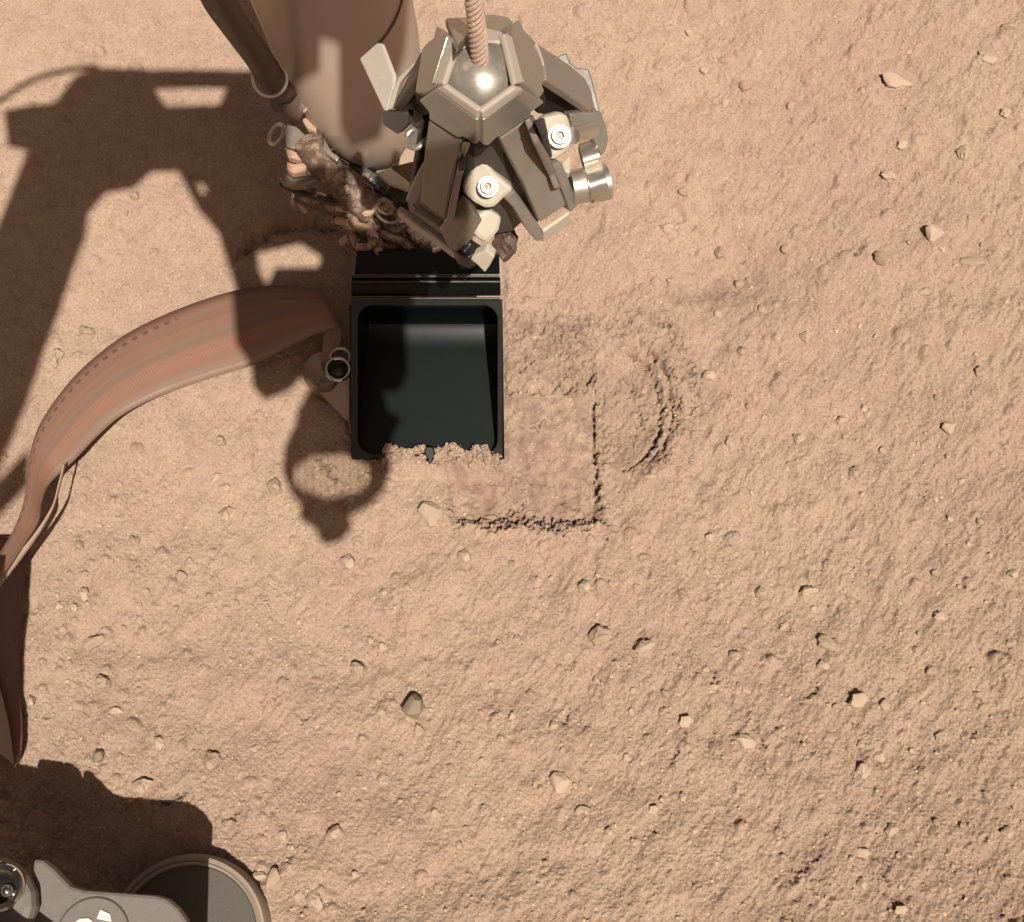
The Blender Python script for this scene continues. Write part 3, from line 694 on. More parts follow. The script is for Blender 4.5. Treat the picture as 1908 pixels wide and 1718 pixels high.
# ------------------------------------------------------------------ probe beside the scoop
def build_probe():
    t = empty('mole_probe', W(620, 700, -.01), 'shaded metal probe half sunk in the soil against the left side of the scoop', 'probe')
    a = W(602, 688, .020); b = W(636, 745, -.03); d = (b - a).normalized()
    tube('body', [a, a + d * .004, a + d * .06], [.0085, .0100, .0100], M['mole'], t, 32)
    plate('bracket', [(566, 678), (583, 664), (592, 668), (597, 690), (585, 712), (572, 705)], .020, .003, M['mole'], t, z=ident)
    plate('back_plate', [(578, 716), (600, 700), (652, 700), (652, 788), (640, 780)], [(578, 716, .016), (652, 700, .020), (652, 788, .008)], .004, M['mole'], t, z=ident)
    n = Vector((.1, -.1, 1)).normalized()
    v, f = ring_vf(W(630, 688, .027), n, .0052, .0009); obj('connector_ring', v, f, M['chrome'], t, smooth=True)
    v, f = sphere_vf(W(630, 688, .0255), .0046, 24, 12, sz=.55); obj('connector', v, f, M['black'], t, smooth=True)
    v, f = ring_vf(W(634, 666, .026), n, .0044, .0007); obj('connector_ring', v, f, M['steel'], t, smooth=True)
    for x, y in ((592, 716), (600, 708)):
        tube('rivet', [W(x, y, .0195), W(x, y, .0215)], .0009, M['black'], t, 10)
build_probe()

# ------------------------------------------------------------------ ribbon tether
def ribbon(name, top, bot, hs, m, parent, n=90, mseg=10, sag=.0015, thick=.00035, uvflip=False):
    def res(pl):
        p = [Vector((x, y, 0)) for x, y in pl]; p = smooth_path(p, 12); d = [0]
        for i in range(len(p) - 1): d.append(d[-1] + (p[i + 1] - p[i]).length)
        out = []
        for k in range(n):
            s = d[-1] * k / (n - 1); i = max(0, min(len(d) - 2, int(np.searchsorted(d, s) - 1)))
            q = (s - d[i]) / max(1e-9, d[i + 1] - d[i]); out.append(p[i].lerp(p[i + 1], q))
        return out
    T, B = res(top), res(bot); v = []; f = []; uv = []
    for i in range(n):
        u = i / (n - 1); h = float(np.interp(u, [a for a, b in hs], [b for a, b in hs]))
        for j in range(mseg + 1):
            w = j / mseg; q = T[i].lerp(B[i], w)
            v.append(W(q.x, q.y, h + sag * (4 * w * (1 - w)) + 0.002 * (0.5 - w))); uv.append((u, 1 - w))
    for i in range(n - 1):
        for j in range(mseg):
            a = i * (mseg + 1) + j; f.append((a, a + 1, a + mseg + 2, a + mseg + 1))
    off = origin(parent) if parent else Vector((0, 0, 0))
    me = bpy.data.meshes.new(name); me.from_pydata([tuple(p - off) for p in v], [], f)
    ul = me.uv_layers.new(name='UVMap')
    for lp in me.loops: ul.data[lp.index].uv = uv[lp.vertex_index]
    me.polygons.foreach_set('use_smooth', [True] * len(me.polygons)); me.materials.append(m)
    o = bpy.data.objects.new(name, me); C.objects.link(o)
    if parent: o.parent = parent
    s = o.modifiers.new('thickness', 'SOLIDIFY'); s.thickness = thick; s.offset = 0
    return o
def build_tether():
    t = empty('ribbon_tether', W(300, 700, 0), 'wide copper ribbon cable arching from the probe to the left edge', 'cable')
    top = [(596, 539), (520, 533), (440, 541), (330, 577), (230, 626), (150, 690), (100, 750), (70, 800), (54, 855), (50, 900), (40, 950), (18, 1000), (-40, 1090)]
    bot = [(634, 612), (590, 622), (545, 644), (470, 680), (400, 702), (300, 737), (230, 772), (182, 812), (140, 856), (92, 902), (78, 940), (66, 985), (-20, 1110)]
    ribbon('ribbon', top, bot, [(0, .030), (.15, .026), (.4, .020), (.7, .026), (.85, .036), (1, .05)], M['tether'], t)
    # fold at the right end, diving to the probe
    ribbon('folded_end', [(596, 541), (608, 556), (606, 600), (600, 650), (600, 690)], [(634, 612), (637, 620), (632, 645), (622, 662), (606, 690)], [(0, .0298), (.3, .028), (1, .021)], M['tether'], t, n=30, sag=0)
    # second run of the ribbon, seen nearly on edge, then hanging along the left border
    ribbon('edge_on_run', [(119, 862), (108, 905), (96, 945), (60, 1000), (0, 1070), (-30, 1110)], [(122, 866), (111, 910), (98, 952), (66, 1006), (10, 1080), (-20, 1122)], [(0, .030), (.5, .034), (1, .045)], M['rope'], t, n=40, mseg=2, sag=0)
    ribbon('hanging_run', [(52, 1000), (46, 1080), (38, 1200), (36, 1290), (41, 1340), (40, 1395), (29, 1430)], [(-60, 1000), (-60, 1080), (-60, 1200), (-60, 1290), (-60, 1340), (-60, 1395), (-40, 1430)], [(0, .005), (.6, .006), (1, .008)], M['tether_plain'], t, n=50)
    ribbon('loose_flap', [(-10, 1250), (8, 1310), (20, 1370), (26, 1425)], [(-50, 1260), (-50, 1320), (-40, 1380), (-5, 1400)], [(0, .010), (1, .013)], M['rope'], t, n=24)
build_tether()

# ------------------------------------------------------------------ foot at lower left
def build_foot():
    t = empty('support_foot', W(345, 1760, 0), 'grey footpad with pale ring rim and bracket in the lower left corner', 'foot pad')
    c = W(345, 1750, .012); r = 153 * PXM(.012, 345, 1750); up = Vector((0, 0, 1))
    def lathe(prof, name, m):
        v = []; f = []; sg = 96
        for i in range(sg):
            a = 2 * math.pi * i / sg
            for rr, z in prof: v.append(Vector((c.x + rr * math.cos(a), c.y + rr * math.sin(a), z)))
        k = len(prof)
        for i in range(sg):
            for j in range(k - 1): f.append((i * k + j, ((i + 1) % sg) * k + j, ((i + 1) % sg) * k + j + 1, i * k + j + 1))
        return obj(name, v, f, m, t, smooth=True, angle=30)
    lathe([(0, .0082), (r * .84, .0082), (r * .86, .0095), (r * .86, -.002), (0, -.002)], 'disc', M['disc'])
    lathe([(r * .86, .0085), (r * .87, .0112), (r * .895, .0122), (r * .915, .0112), (r * .935, .0124), (r * .965, .0120), (r, .0085), (r, -.002), (r * .86, -.002)], 'rim', M['rim'])
    plate('bracket', [(62, 1600), (80, 1602), (100, 1618), (130, 1650), (155, 1658), (220, 1663), (290, 1668), (312, 1675), (332, 1692), (350, 1718), (345, 1800), (335, 2100), (0, 2100), (0, 1700), (55, 1690)], [(62, 1600, .083), (350, 1718, .083), (0, 1800, .083)], .006, M['foot'], t, z=ident, bevel=.0012)
    tube('post', [W(170, 1790, .08), Vector((W(170, 1790, .08).x, W(170, 1790, .08).y, .004))], .012, M['foot'], t, 32)
    blk = plate('hinge_block', [(-60, 1590), (0, 1598), (24, 1610), (45, 1630), (60, 1660), (62, 1690), (50, 1730), (-60, 1800)], .092, .009, M['foot'], t, z=ident, bevel=.003)
    v, f = ring_vf(W(2, 1655, .0925), up, .0065, .0016); obj('bushing', v, f, M['chrome'], blk, smooth=True)
    v, f = sphere_vf(W(2, 1655, .0915), .0058, 24, 12, sz=.4); obj('socket', v, f, M['black'], blk, smooth=True)
    v, f = sphere_vf(W(14, 1660, .0935), .0024, 20, 12); obj('screw', v, f, M['chrome'], blk, smooth=True)
    v, f = sphere_vf(W(4, 1692, .0925), .0011, 16, 10); obj('screw', v, f, M['black'], blk, smooth=True)
    v, f = ring_vf(W(172, 1745, .0834), up, 68 * PXM(.083, 172, 1745), .00028, 64, 6); obj('engraved_ring', v, f, M['disc'], t, smooth=True)
    v, f = prism([[(-90, 985), (62, 1000), (56, 1080), (48, 1200), (46, 1290), (50, 1340), (48, 1395), (34, 1425), (75, 1435), (125, 1458), (132, 1485), (165, 1512), (240, 1565), (300, 1700), (-90, 1800)]], .132, .15); obj('instrument_housing', v, f, M['foot'], t)  # out of view; outline shaped to shade the hanging ribbon and left corner
    plate('paint_mark', [(140, 1718), (148, 1712), (165, 1711), (174, 1718), (176, 1740), (140, 1740)], .0836, .0004, M['white'], t, z=ident, bevel=0)
    plate('paint_mark', [(187, 1695), (205, 1703), (208, 1718), (180, 1712)], .0836, .0004, M['white'], t, z=ident, bevel=0)
build_foot()

# ------------------------------------------------------------------ arm: forearm tube in view, elbow, camera and links above the lens
def build_arm():
    t = empty('robotic_arm', W(640, 150, 0), 'smooth beige tapered arm tube reaching down from the top edge to the scoop', 'robot arm')
    a = W(712, 303, .085); b = W(578, -150, .19); d = b - a; L = d.length; d.normalize()
    path = []; rs = []
    for s, r in ((0, .004), (.006, .011), (.014, .017), (.026, .0225), (.042, .0265), (.06, .0285), (.09, .0300), (.13, .0305), (.20, .031), (.30, .031)):
        path.append(a + d * s); rs.append(r)
    v, f = tube_vf(path, rs, 64); obj('forearm_tube', v, f, M['tape'], t, smooth=True)
    # overlap seam of the tape, a thin dark line lying on the tube
    def on_tube(px, py):
        for i in range(800):
            p = W(px, py, .28 - i * .0003); q = (p - a).dot(d)
            rr = float(np.interp(q, [(x - a).length for x in path], rs))
            if (p - a - d * q).length < rr: return p
        return None
    seam = [on_tube(x, y) for x, y in ((752, -25), (748, 0), (742, 20), (733, 42), (720, 62), (704, 82), (690, 95))]
    tube('tape_seam', smooth_path([p for p in seam if p is not None]), .0007, M['tape_dark'], t, 8)
    # wrist yoke under the tube
    plate('wrist_yoke', [(560, 210), (600, 262), (660, 318), (740, 352), (775, 345), (770, 300), (700, 318), (640, 292), (585, 222)], [(560, 210, .085), (770, 330, .085), (660, 318, .082)], .006, M['grip_dark'], t, z=ident)
    plate('wrist_rail', [(600, 268), (612, 262), (700, 322), (790, 395), (880, 470), (872, 482), (780, 412), (690, 340)], [(600, 268, .10), (880, 475, .075), (700, 330, .092)], .004, M['black'], t, z=ident)
    plate('wrist_block', [(728, 358), (744, 342), (768, 352), (760, 378), (742, 376)], .105, .01, M['black'], t, z=ident)
    plate('wrist_clip', [(700, 318), (728, 312), (765, 340), (758, 352), (722, 338)], .108, .003, M['cream'], t, z=ident)
    # what stands above the lens and throws the shadows: elbow, link, camera cradle
    el = [(8, 205), (100, 190), (140, 142), (180, 127), (720, 137), (715, 240), (685, 340), (645, 352), (625, 330), (622, 245), (598, 240), (597, 272), (562, 280), (550, 300), (550, 345), (470, 362), (405, 432), (370, 392), (330, 318), (280, 320), (250, 350), (200, 360), (165, 400), (50, 292), (52, 282), (12, 272)]
    v, f = prism([el, [(288, 166), (310, 197), (408, 197), (422, 166)], [(368, 341), (380, 345), (385, 360), (374, 361)]], .66, .70); obj('elbow_housing', v, f, M['armgrey'], t)
    v, f = prism([[(50, 285), (165, 400), (160, 440), (50, 745), (0, 868), (-150, 1240), (-330, 1240), (0, 412)]], .655, .705); obj('upper_arm', v, f, M['armgrey'], t)
    fl = [(405, 430), (470, 360), (550, 345), (550, 395), (590, 374), (640, 372), (645, 455), (736, 462), (748, 560), (757, 690), (750, 714), (735, 730), (712, 728), (640, 765), (555, 765), (577, 722), (562, 704), (540, 727), (495, 747), (472, 722), (466, 668), (447, 640), (440, 540)]
    v, f = prism([fl, [(480, 472), (560, 455), (599, 480), (592, 498), (514, 498), (497, 530), (483, 502)]], .61, .64); obj('forearm_link', v, f, M['armgrey'], t)
    ho = [(555, 757), (550, 790), (530, 830), (526, 880), (544, 922), (560, 942), (560, 968), (590, 987), (595, 1007), (610, 1015), (640, 1003), (656, 982), (650, 960), (690, 941), (716, 913), (728, 870), (724, 840), (735, 800), (748, 778), (722, 764), (712, 726), (640, 750)]
    hole_ = [(618 + (71 + 3 * math.sin(x * .21)) * math.cos(math.radians(x)), 887 + (39 + 3 * math.cos(x * .13)) * math.sin(math.radians(x))) for x in range(0, 360, 15)]
    v, f = prism([ho, hole_], .588, .605); cr_ = obj('camera_cradle', v, f, M['armgrey'], t)
    for k in range(11):
        x = 548 + 14 * k; hh = 46 * math.sqrt(max(0, 1 - ((x - 618) / 78) ** 2))
        v, f = prism([[(x - 2.4, 887 - hh), (x + 2.4, 887 - hh), (x + 2.4, 887 + hh), (x - 2.4, 887 + hh)]], .594, .596); obj('shade_bar', v, f, M['armgrey'], cr_)  # added slats that dim the middle of the ring-shaped shadow
    v, f = prism([[(-90, 985), (52, 834), (52, 905), (-90, 1060)]], .66, .68); obj('shadow_strip', v, f, M['armgrey'], t)  # unseen strip added to cast the dark wedge beside the ribbon
    def above(x, y, h): 
        g = W(x, y, 0); return Vector((g.x - SD.x * h, g.y - SD.y * h, h))
    tube('arm_cable', smooth_path([above(-60, 240, .68), above(0, 188, .68), (above(70, 148, .68)), above(140, 130, .68), above(185, 126, .68)]), .0017, M['wrap'], t, 10)
build_arm()
scene['done'] = 1

# ------------------------------------------------------------------ grapple hanging on its cord
def build_grapple():
    t = empty('grapple', W(905, 330, .25), 'grey five-fingered metal gripper hanging on a braided cord', 'gripper')
    HM.append(lambda h: .31 - (.321 - h) * .66)
    G, GD, DK = M['grip'], M['grip_dusty'], M['grip_dark']
    # dark inner body
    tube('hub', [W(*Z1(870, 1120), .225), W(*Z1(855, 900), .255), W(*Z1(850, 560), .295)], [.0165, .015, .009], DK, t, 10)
    v, f = sphere_vf(W(*Z1(845, 500), .306), .0108, 40, 24, sz=.9); obj('ball', v, f, M['ball'], t, smooth=True)
    # fingers: knuckle face, bevel and arm each
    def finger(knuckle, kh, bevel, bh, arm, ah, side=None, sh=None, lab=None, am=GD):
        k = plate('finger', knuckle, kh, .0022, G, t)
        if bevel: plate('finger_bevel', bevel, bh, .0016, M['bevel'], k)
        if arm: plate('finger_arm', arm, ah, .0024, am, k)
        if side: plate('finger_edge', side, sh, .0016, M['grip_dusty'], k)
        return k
    finger([(563, 550), (822, 738), (822, 880), (805, 892), (738, 846), (700, 850), (525, 738), (522, 690), (462, 622)], [(563, 550, .317), (822, 738, .317), (610, 795, .300)],
           [(565, 548), (610, 528), (830, 682), (824, 737)], [(565, 548, .317), (824, 737, .317), (610, 528, .321), (830, 682, .321)],
           [(522, 742), (700, 852), (728, 862), (692, 1000), (672, 1130), (622, 1352), (468, 1245), (500, 900)], [(522, 742, .298), (728, 862, .298), (622, 1352, .246), (468, 1245, .246)],
           [(728, 862), (742, 870), (712, 960), (702, 1050), (690, 1080), (640, 1345), (626, 1350), (672, 1130), (692, 1000)], [(735, 866, .2965), (630, 1348, .244), (705, 1000, .280)])
    finger([(862, 740), (1108, 555), (1240, 632), (1160, 692), (1150, 722), (960, 850), (948, 846), (893, 900), (862, 895)], [(862, 740, .317), (1108, 555, .317), (1050, 790, .300)],
           [(852, 690), (1062, 540), (1112, 552), (862, 739)], [(852, 690, .321), (1062, 540, .321), (1112, 552, .317), (862, 739, .317)],
           [(965, 852), (1152, 726), (1208, 872), (1300, 1070), (1372, 1262), (1212, 1370), (1110, 1130), (1005, 930)], [(965, 852, .298), (1152, 726, .298), (1372, 1262, .246), (1212, 1370, .246)],
           [(1152, 726), (1166, 700), (1218, 860), (1310, 1050), (1345, 1160), (1332, 1152), (1300, 1070), (1208, 872)], [(1158, 712, .299), (1218, 865, .288), (1340, 1156, .258)])
    finger([(1042, 216), (1086, 116), (1112, 182), (1180, 250), (1216, 350), (1240, 470), (1226, 528), (1240, 562), (1213, 602), (1116, 500)], [(1042, 216, .317), (1116, 500, .317), (1230, 470, .299)],
           [(986, 200), (1040, 218), (1114, 502), (1060, 512)], [(986, 200, .321), (1060, 512, .321), (1040, 218, .317), (1114, 502, .317)],
           [(1190, 262), (1300, 335), (1400, 402), (1490, 482), (1530, 560), (1548, 670), (1530, 682), (1400, 590), (1250, 492), (1238, 400), (1218, 330)], [(1200, 270, .301), (1240, 480, .297), (1548, 672, .262), (1490, 482, .265)])
    finger([(570, 158), (636, 212), (546, 510), (596, 516), (500, 572), (438, 570), (450, 480), (478, 305), (508, 265), (552, 232)], [(570, 158, .315), (636, 212, .317), (546, 510, .317), (450, 480, .299)],
           [(638, 214), (704, 240), (612, 512), (546, 510)], [(638, 214, .317), (546, 510, .317), (704, 240, .321), (612, 512, .321)],
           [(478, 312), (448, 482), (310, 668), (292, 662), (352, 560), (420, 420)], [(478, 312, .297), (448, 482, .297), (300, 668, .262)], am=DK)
    finger([(628, 110), (712, 106), (925, 86), (1022, 106), (1042, 130), (960, 190), (880, 166), (792, 180), (700, 272), (652, 170)], [(628, 110, .302), (1042, 130, .302), (792, 180, .315)],
           [(700, 200), (880, 166), (980, 190), (982, 250), (890, 256), (720, 268)], [(880, 166, .316), (982, 190, .316), (890, 256, .320)], None, None)
    # brackets with socket screws between the fingers
    def bolt(x, y, h, r, par, ax=Vector((0, -.55, 1))):
        ax = ax.normalized(); c = W(*Z1(x, y), h); rr = r * .30268 * PXM(h, *Z1(x, y))
        tube('washer', [c - ax * .001, c + ax * .0004], rr * 1.32, M['grip'], par, 32)
        n_ = 28; v = []; f = []; u, w = frame(ax)
        prof = [(rr, -.0005), (rr, .0014), (rr * .92, .0019), (rr * .46, .0019)]
        for i in range(n_):
            a = 2 * math.pi * i / n_
            for q, z in prof: v.append(c + (u * math.cos(a) + w * math.sin(a)) * q + ax * z)
            hx = rr * .46 * math.cos(math.pi / 6) / math.cos((a % (math.pi / 3)) - math.pi / 6)
            v.append(c + (u * math.cos(a) + w * math.sin(a)) * hx + ax * .0018); v.append(c + (u * math.cos(a) + w * math.sin(a)) * hx + ax * .0004)
        k = len(prof) + 2
        for i in range(n_):
            for j in range(k - 1): f.append((i * k + j, ((i + 1) % n_) * k + j, ((i + 1) % n_) * k + j + 1, i * k + j + 1))
        f.append(tuple(i * k + k - 1 for i in range(n_)))
        obj('screw', v, f, M['bolt'], par, smooth=True, angle=30)
    b1 = plate('bracket', [(850, 962), (882, 1000), (930, 1062), (1055, 1168), (990, 1222), (930, 1282), (872, 1288), (800, 1250), (733, 1190), (742, 1140), (800, 1040)], [(850, 962, .274), (1055, 1168, .264), (733, 1190, .264), (900, 1285, .258)], .005, M['cream'], t, bevel=.0015)
    bolt(890, 1150, .2695, 48, b1)
    b2 = plate('bracket', [(1215, 722), (1330, 692), (1388, 702), (1412, 800), (1402, 920), (1345, 965), (1280, 1000), (1238, 880)], [(1215, 722, .276), (1412, 800, .270), (1280, 1000, .264)], .005, M['cream'], t, bevel=.0015)
    bolt(1330, 840, .2735, 54, b2, Vector((.05, -.5, 1)))
    b3 = plate('bracket', [(392, 812), (412, 762), (522, 716), (526, 742), (470, 790), (480, 900), (460, 970), (430, 930), (402, 880)], [(392, 812, .262), (522, 716, .272), (460, 970, .256)], .004, M['grip'], t)
    v, f = ring_vf(W(*Z1(445, 850), .264), Vector((-.3, -.2, 1)).normalized(), .0026, .0008); obj('bushing', v, f, M['steel'], b3, smooth=True)
    # struts down to the lower ring
    plate('strut', [(990, 1222), (1055, 1170), (1100, 1230), (1240, 1440), (1238, 1470), (1190, 1492), (1120, 1400), (1050, 1280)], [(1020, 1195, .262), (1240, 1440, .238), (1190, 1492, .236)], .006, G, t)
    plate('strut', [(735, 1192), (790, 1240), (700, 1400), (640, 1440), (590, 1420), (660, 1300)], [(760, 1215, .258), (620, 1430, .238), (690, 1330, .247)], .006, GD, t)
    plate('strut', [(1284, 1020), (1342, 996), (1380, 1080), (1448, 1262), (1402, 1312), (1340, 1150)], [(1312, 1008, .262), (1448, 1262, .238), (1402, 1312, .237)], .006, G, t)
    plate('strut', [(520, 1000), (490, 1000), (430, 1120), (380, 1240), (420, 1270), (470, 1250)], [(505, 1000, .256), (380, 1240, .238), (470, 1250, .238)], .005, G, t)
    plate('foot_bar', [(1216, 1402), (1386, 1290), (1398, 1312), (1232, 1428)], .242, .006, M['cream'], t)
    plate('lower_rail', [(330, 1290), (352, 1262), (620, 1440), (700, 1520), (690, 1560), (560, 1460), (440, 1380)], [(330, 1290, .236), (700, 1540, .232), (352, 1262, .236)], .004, G, t)
    plate('lower_rail', [(470, 1255), (640, 1370), (600, 1410), (420, 1290)], .239, .003, GD, t)
    # right hand guard plate, rollers
    plate('guard_plate', [(1392, 700), (1490, 690), (1590, 688), (1622, 780), (1634, 860), (1620, 920), (1592, 965), (1540, 850), (1440, 880), (1410, 820)], [(1392, 700, .268), (1634, 860, .250), (1592, 965, .246)], .003, G, t)
    tube('shaft', [W(*Z1(1410, 835), .268), W(*Z1(1530, 800), .2605)], .0022, M['steel'], t, 20)
    def curved(name, x0, y0, x1, y1, x2, y2, h, bulge, m):
        """a bar of sheet bent round its length, from edge 0-1 sweeping to edge 2"""
        v = []; f = []; n_ = 14
        for i in range(n_ + 1):
            s = i / n_
            bz = bulge * (abs(math.sin(s * math.pi * 2)) ** .8)
            for (x, y) in ((x0, y0), (x1, y1)):
                v.append(W(*Z1(x + (x2 - x0) * s, y + (y2 - y0) * s), h + bz))
        n2 = len(v); v += [p - Vector((0, 0, .003)) for p in v]
        for i in range(n_):
            a = 2 * i; f += [(a, a + 1, a + 3, a + 2), (n2 + a, n2 + a + 1, n2 + a + 3, n2 + a + 2), (a, a + 2, n2 + a + 2, n2 + a), (a + 1, a + 3, n2 + a + 3, n2 + a + 1)]
        f += [(0, 1, n2 + 1, n2), (2 * n_, 2 * n_ + 1, n2 + 2 * n_ + 1, n2 + 2 * n_)]
        return obj(name, v, f, m, t, smooth=True, angle=50)
    curved('roller_sheet', 1448, 885, 1550, 852, 1532, 1196, .248, .004, M['steel'])
    tube('roller', [W(*Z1(1395, 1155), .243), W(*Z1(1505, 1135), .2425)], .0066 * .7, M['steel'], t, 28)
    tube('roller', [W(*Z1(1512, 1140), .243), W(*Z1(1622, 1118), .2425)], .0066 * .72, M['steel'], t, 28)
    tube('roller_pin', [W(*Z1(1545, 1195), .240), W(*Z1(1548, 1206), .240)], .0016, M['mole'], t, 12)
    plate('inner_web', [(1340, 1000), (1400, 940), (1395, 1060), (1360, 1060)], .252, .003, M['cream'], t)
    # lower tip: roller, cap, black connector, tip plate
    tube('latch_roller', [W(*Z1(660, 1445), .2375), W(*Z1(790, 1275), .246)], .0036, M['steel'], t, 24)
    plate('latch_cap', [(768, 1410), (800, 1345), (870, 1292), (915, 1295), (982, 1335), (962, 1420), (930, 1460), (880, 1502), (830, 1470)], [(768, 1410, .246), (982, 1335, .246), (880, 1502, .240)], .007, M['cream'], t, bevel=.0012)
    k = plate('connector', [(660, 1490), (742, 1440), (850, 1510), (860, 1545), (770, 1590), (700, 1560)], .2365, .006, M['black'], t)
    plate('connector_frame', [(690, 1488), (738, 1452), (792, 1498), (745, 1556)], .2372, .002, M['chrome'], k)
    plate('connector_face', [(704, 1490), (738, 1464), (778, 1498), (744, 1540)], .2378, .001, M['black'], k)
    plate('tip_plate', [(768, 1592), (880, 1540), (932, 1582), (900, 1640), (870, 1682), (820, 1630)], [(768, 1592, .235), (932, 1582, .238), (870, 1682, .228)], .003, M['cream'], t)
    v, f = sphere_vf(W(*Z1(995, 1490), .212), .0046, 20, 14, sx=.75, sy=1.2, sz=.6); v = [p + Vector((math.sin(p.y * 2100), math.cos(p.x * 1900), math.sin(p.x * 1500 + p.y * 1700))) * .0006 for p in v]; o = obj('brown_lump', v, f, M['wrap'], t, smooth=True)  # plain dark brown lump beside the tip
    # left side: foil tab and shaded hook
    plate('foil_tab', [(95, 360), (205, 262), (235, 270), (312, 470), (300, 560), (268, 686), (245, 680)], [(95, 360, .262), (220, 262, .272), (268, 686, .262), (312, 470, .272)], .0012, M['foil'], t)
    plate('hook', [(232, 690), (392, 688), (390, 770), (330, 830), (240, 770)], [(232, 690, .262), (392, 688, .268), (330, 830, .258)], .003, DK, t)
    plate('hook_arm', [(300, 560), (335, 480), (420, 400), (430, 410), (345, 520), (300, 670), (268, 684)], [(300, 560, .272), (425, 405, .285), (280, 680, .264)], .003, M['cream'], t)
    # hidden back side seen past the right fingers
    plate('rear_guard', [(1310, 345), (1375, 320), (1395, 380), (1440, 415), (1510, 420), (1535, 495), (1580, 680), (1550, 690), (1500, 560), (1400, 470)], [(1310, 345, .258), (1535, 495, .254), (1565, 685, .250)], .004, G, t)
    # dark sheets standing in for the shade in the gaps between the fingers
    plate('gap_shade', [(1120, 520), (1250, 498), (1538, 684), (1560, 700), (1290, 720), (1200, 700), (1150, 620)], [(1120, 520, .285), (1560, 700, .250), (1200, 700, .268)], .002, M['black'], t)
    plate('gap_shade', [(330, 676), (448, 486), (500, 560), (560, 600), (530, 720), (420, 760), (340, 700)], [(330, 676, .255), (560, 600, .285), (420, 760, .255)], .002, M['black'], t)
    plate('gap_shade', [(500, 740), (560, 730), (520, 1000), (470, 1230), (420, 1200), (470, 900)], [(530, 735, .275), (420, 1200, .236), (520, 1000, .25)], .002, M['black'], t)
    plate('gap_shade', [(1150, 740), (1240, 720), (1300, 1010), (1400, 1250), (1350, 1260), (1230, 980)], [(1190, 730, .275), (1400, 1250, .234), (1300, 1010, .25)], .002, M['black'], t)
    plate('gap_shade', [(735, 850), (950, 850), (1010, 930), (1110, 1140), (1200, 1380), (1080, 1250), (900, 1100), (760, 1180), (640, 1340), (690, 1050)], [(735, 850, .262), (950, 850, .262), (1200, 1380, .232), (640, 1340, .232)], .002, M['grip_dark'], t)
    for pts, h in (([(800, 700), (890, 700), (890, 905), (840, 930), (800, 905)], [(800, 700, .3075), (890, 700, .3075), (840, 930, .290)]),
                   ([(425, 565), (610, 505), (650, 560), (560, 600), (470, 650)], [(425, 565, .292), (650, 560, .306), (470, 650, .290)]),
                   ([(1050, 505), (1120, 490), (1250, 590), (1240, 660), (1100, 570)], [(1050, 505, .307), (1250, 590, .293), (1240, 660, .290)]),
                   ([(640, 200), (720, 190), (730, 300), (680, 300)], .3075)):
        plate('gap_shade', pts, h, .0015, M['black'], t)
    # cord
    def cord():
        a = W(*Z1(845, 395), .308); b = W(876, -60, .335); path = [a.lerp(b, i / 60) for i in range(61)]
        k = tube('cord', path, [.0018 + .0001 * math.sin(i * 1.9) for i in range(61)], M['rope'], t, 20)
        d = (b - a).normalized(); u, w = frame(d); L = (b - a).length
        for s in range(5):
            pts = []
            for i in range(260):
                q = i / 259; an = q * L / .0075 * 2 * math.pi + s * 2 * math.pi / 5
                pts.append(a + d * (q * L) + (u * math.cos(an) + w * math.sin(an)) * .00165)
            tube('strand', pts, .00050, M['rope'], k, 6)
    HM.pop()
    cord()
build_grapple()

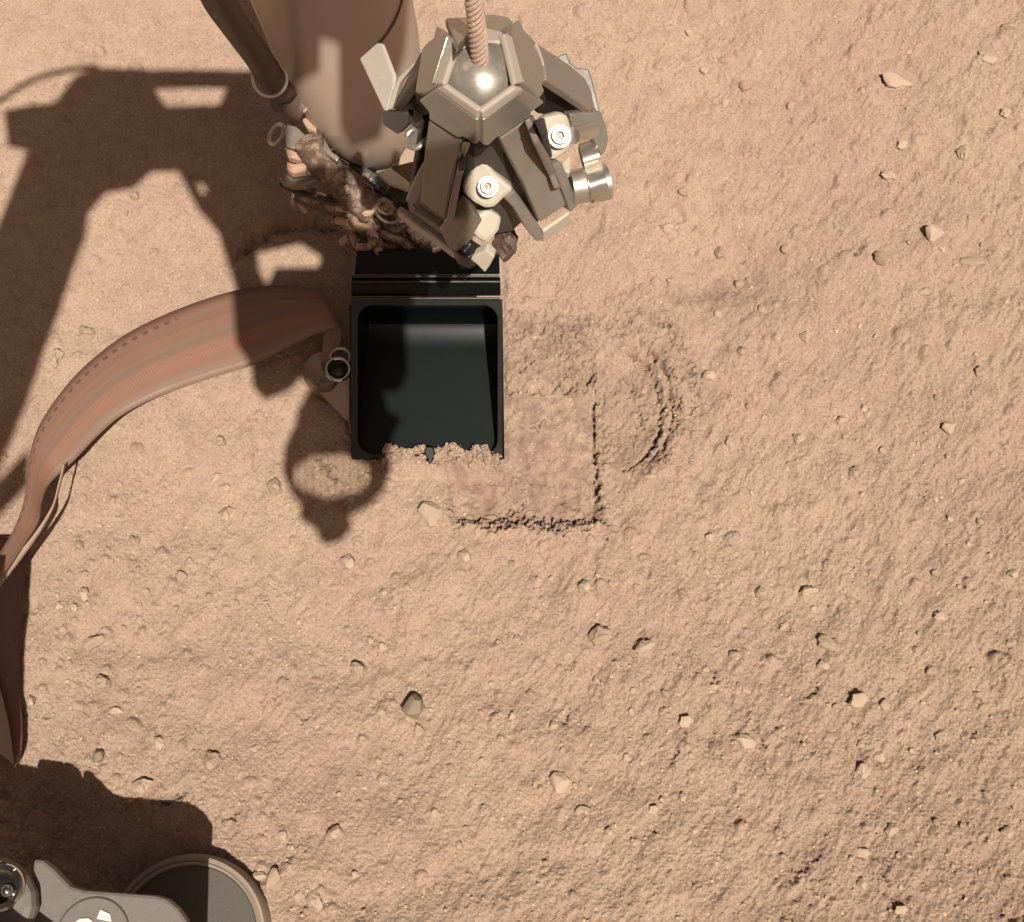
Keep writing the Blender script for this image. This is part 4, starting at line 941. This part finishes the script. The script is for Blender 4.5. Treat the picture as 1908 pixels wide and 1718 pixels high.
# ------------------------------------------------------------------ dusty wiring at the wrist
def build_harness():
    t = empty('wire_harness', W(640, 400, 0), 'tangle of dust-coated wires and clips beside the arm tube above the scoop', 'wiring')
    CB, DU = M['cable'], M['dust']
    def cable(pts, r, m=CB, seg=12, name='wire'):
        path = smooth_path([W(x, y, h) for x, y, h in pts], 6); return tube(name, path, r, m, t, seg)
    # flat sleeve coming down at upper left, with its two clips
    ribbon('sleeve', [(372, -30), (390, 10), (430, 65), (470, 120), (492, 165), (520, 185)], [(424, -30), (440, 15), (476, 70), (508, 116), (532, 155), (548, 176)], [(0, .24), (1, .135)], M['wrap'], t, n=40, thick=.004, sag=.006)
    v, f = ring_vf(W(503, 147, .160), Vector((.35, -.6, .6)).normalized(), .0062, .0007); obj('clip', v, f, M['steel'], t, smooth=True)
    cable([(520, 180, .135), (548, 192, .13), (566, 200, .128)], .0060, M['wrap'])
    plate('tie', [(560, 192), (588, 165), (612, 168), (618, 180), (598, 184), (566, 208), (545, 198)], .132, .0015, DU, t, z=ident)
    plate('tie', [(550, 162), (556, 165), (566, 184), (560, 190), (552, 178)], .134, .001, DU, t, z=ident)
    # pale dusty strip and stacked lugs
    plate('dusty_strip', [(561, 205), (574, 195), (592, 218), (589, 245), (572, 238), (564, 225)], .120, .003, DU, t, z=ident)
    plate('dusty_lug', [(531, 232), (545, 228), (568, 250), (573, 275), (555, 280), (532, 272)], .112, .004, M['grip_dusty'], t, z=ident)
    plate('dusty_lug', [(530, 274), (550, 282), (576, 282), (580, 298), (560, 298), (536, 292)], .112, .004, DU, t, z=ident)
    plate('dusty_lug', [(534, 300), (548, 305), (572, 303), (570, 318), (545, 322), (534, 315)], .111, .004, DU, t, z=ident)
    plate('dusty_base', [(518, 322), (530, 322), (545, 328), (570, 322), (582, 305), (598, 332), (570, 344), (545, 345), (526, 338)], .104, .004, M['grip_dusty'], t, z=ident)
    v, f = ring_vf(W(515, 250, .10), Vector((-.6, 0, .8)).normalized(), .0045, .0008); obj('clip', v, f, M['steel'], t, smooth=True)
    plate('wire_tray', [(519, 338), (560, 352), (640, 372), (690, 392), (684, 402), (630, 384), (556, 362), (520, 346)], .092, .002, M['grip_dark'], t, z=ident)
    # thick dusty bundle
    cable([(574, 262, .118), (590, 290, .112), (622, 328, .104), (660, 365, .098), (692, 396, .092)], .0062, CB, 16, 'bundle')
    plate('shiny_clip', [(592, 262), (600, 250), (618, 282), (632, 292), (628, 300), (606, 284)], .118, .002, M['steel'], t, z=ident)
    cable([(560, 362, .086), (590, 372, .088), (640, 392, .086), (690, 412, .082), (720, 420, .08)], .0042, CB, 12, 'bundle')
    cable([(556, 372, .084), (562, 382, .082), (572, 394, .08)], .0015, DU)
    r = random.Random(5)
    for i in range(40):
        x, y = 620 + r.random() * 60, 372 + r.random() * 40; h = .075 + r.random() * .02; pts = [(x, y, h)]
        ang = r.uniform(.1, .9)
        for k in range(5):
            ang += r.uniform(-.8, .8); x += 26 * math.cos(ang); y += 18 * math.sin(ang); h += r.uniform(-.006, .005)
            x = min(x, 800); y = min(y, 452 + .18 * (x - 620)); pts.append((x, y, max(.062, h)))
        cable(pts, r.uniform(.0008, .0022), CB if r.random() < .5 else (DU if r.random() < .7 else M['rope']), 8)
    for i in range(34):
        x = r.uniform(640, 800); y = r.uniform(398, 448) + (x - 720) * .18; h = r.uniform(.064, .076); q = r.uniform(.0012, .0030)
        v, f = sphere_vf(W(x, y, h), q, 14, 9, sx=r.uniform(.7, 1.4), sy=r.uniform(.6, 1.1), sz=.7); obj('dust_clump', v, f, CB, t, smooth=True)
    for x, y in ((655, 452), (668, 460), (690, 458), (712, 452), (735, 458), (760, 465), (790, 470)):
        cable([(x - 14, y - 20, .07), (x - 12, y - 2, .066), (x, y + 5, .065), (x + 11, y - 3, .066), (x + 12, y - 18, .07)], .0013, CB, 8, 'wire_loop')
    for i in range(12):
        x = r.uniform(600, 700); y = 300 + (x - 590) * .85 + r.uniform(-12, 12); h = .109 - (x - 590) * .00015
        cable([(x - 22, y + 10, h - .012), (x - 12, y - 6, h - .002), (x + 2, y - 14, h + .001), (x + 18, y - 8, h - .004), (x + 26, y + 8, h - .012)], r.uniform(.0004, .0008), M['dust'] if r.random() < .5 else M['rope'], 6)
    for x, y in ((604, 300), (630, 332), (668, 370)):
        v, f = ring_vf(W(x, y, .1085 - (x - 600) * .00018), Vector((.6, -.7, -.1)).normalized(), .0064, .0006, 28, 6); obj('cable_tie', v, f, M['tape_dark'], t, smooth=True)
    for pts, h, m in (([(676, 318), (690, 322), (686, 332), (672, 326)], .103, 'steel'), ([(738, 402), (752, 398), (758, 410), (744, 416)], .094, 'steel'), ([(800, 452), (815, 446), (822, 460), (806, 466)], .10, 'steel'), ([(640, 345), (648, 342), (652, 352), (644, 356)], .113, 'foil'),
                      ([(700, 340), (722, 350), (716, 360), (696, 350)], .101, 'black'), ([(590, 350), (612, 356), (608, 364), (588, 358)], .094, 'steel'), ([(770, 436), (784, 430), (790, 442), (776, 448)], .092, 'cream')):
        plate('clamp', pts, h, .003, M[m], t, z=ident)
    for x, y, q in ((722, 395, .0052), (716, 385, .0035)):
        v, f = ring_vf(W(x, y, .095), Vector((.5, .1, .9)).normalized(), q, .0008); obj('clip', v, f, M['steel'], t, smooth=True)
    for x, y in ((752, 415), (768, 428), (792, 446), (775, 440)):
        v, f = sphere_vf(W(x, y, .088), .0022, 14, 9); obj('terminal', v, f, M['bolt'], t, smooth=True)
build_harness()
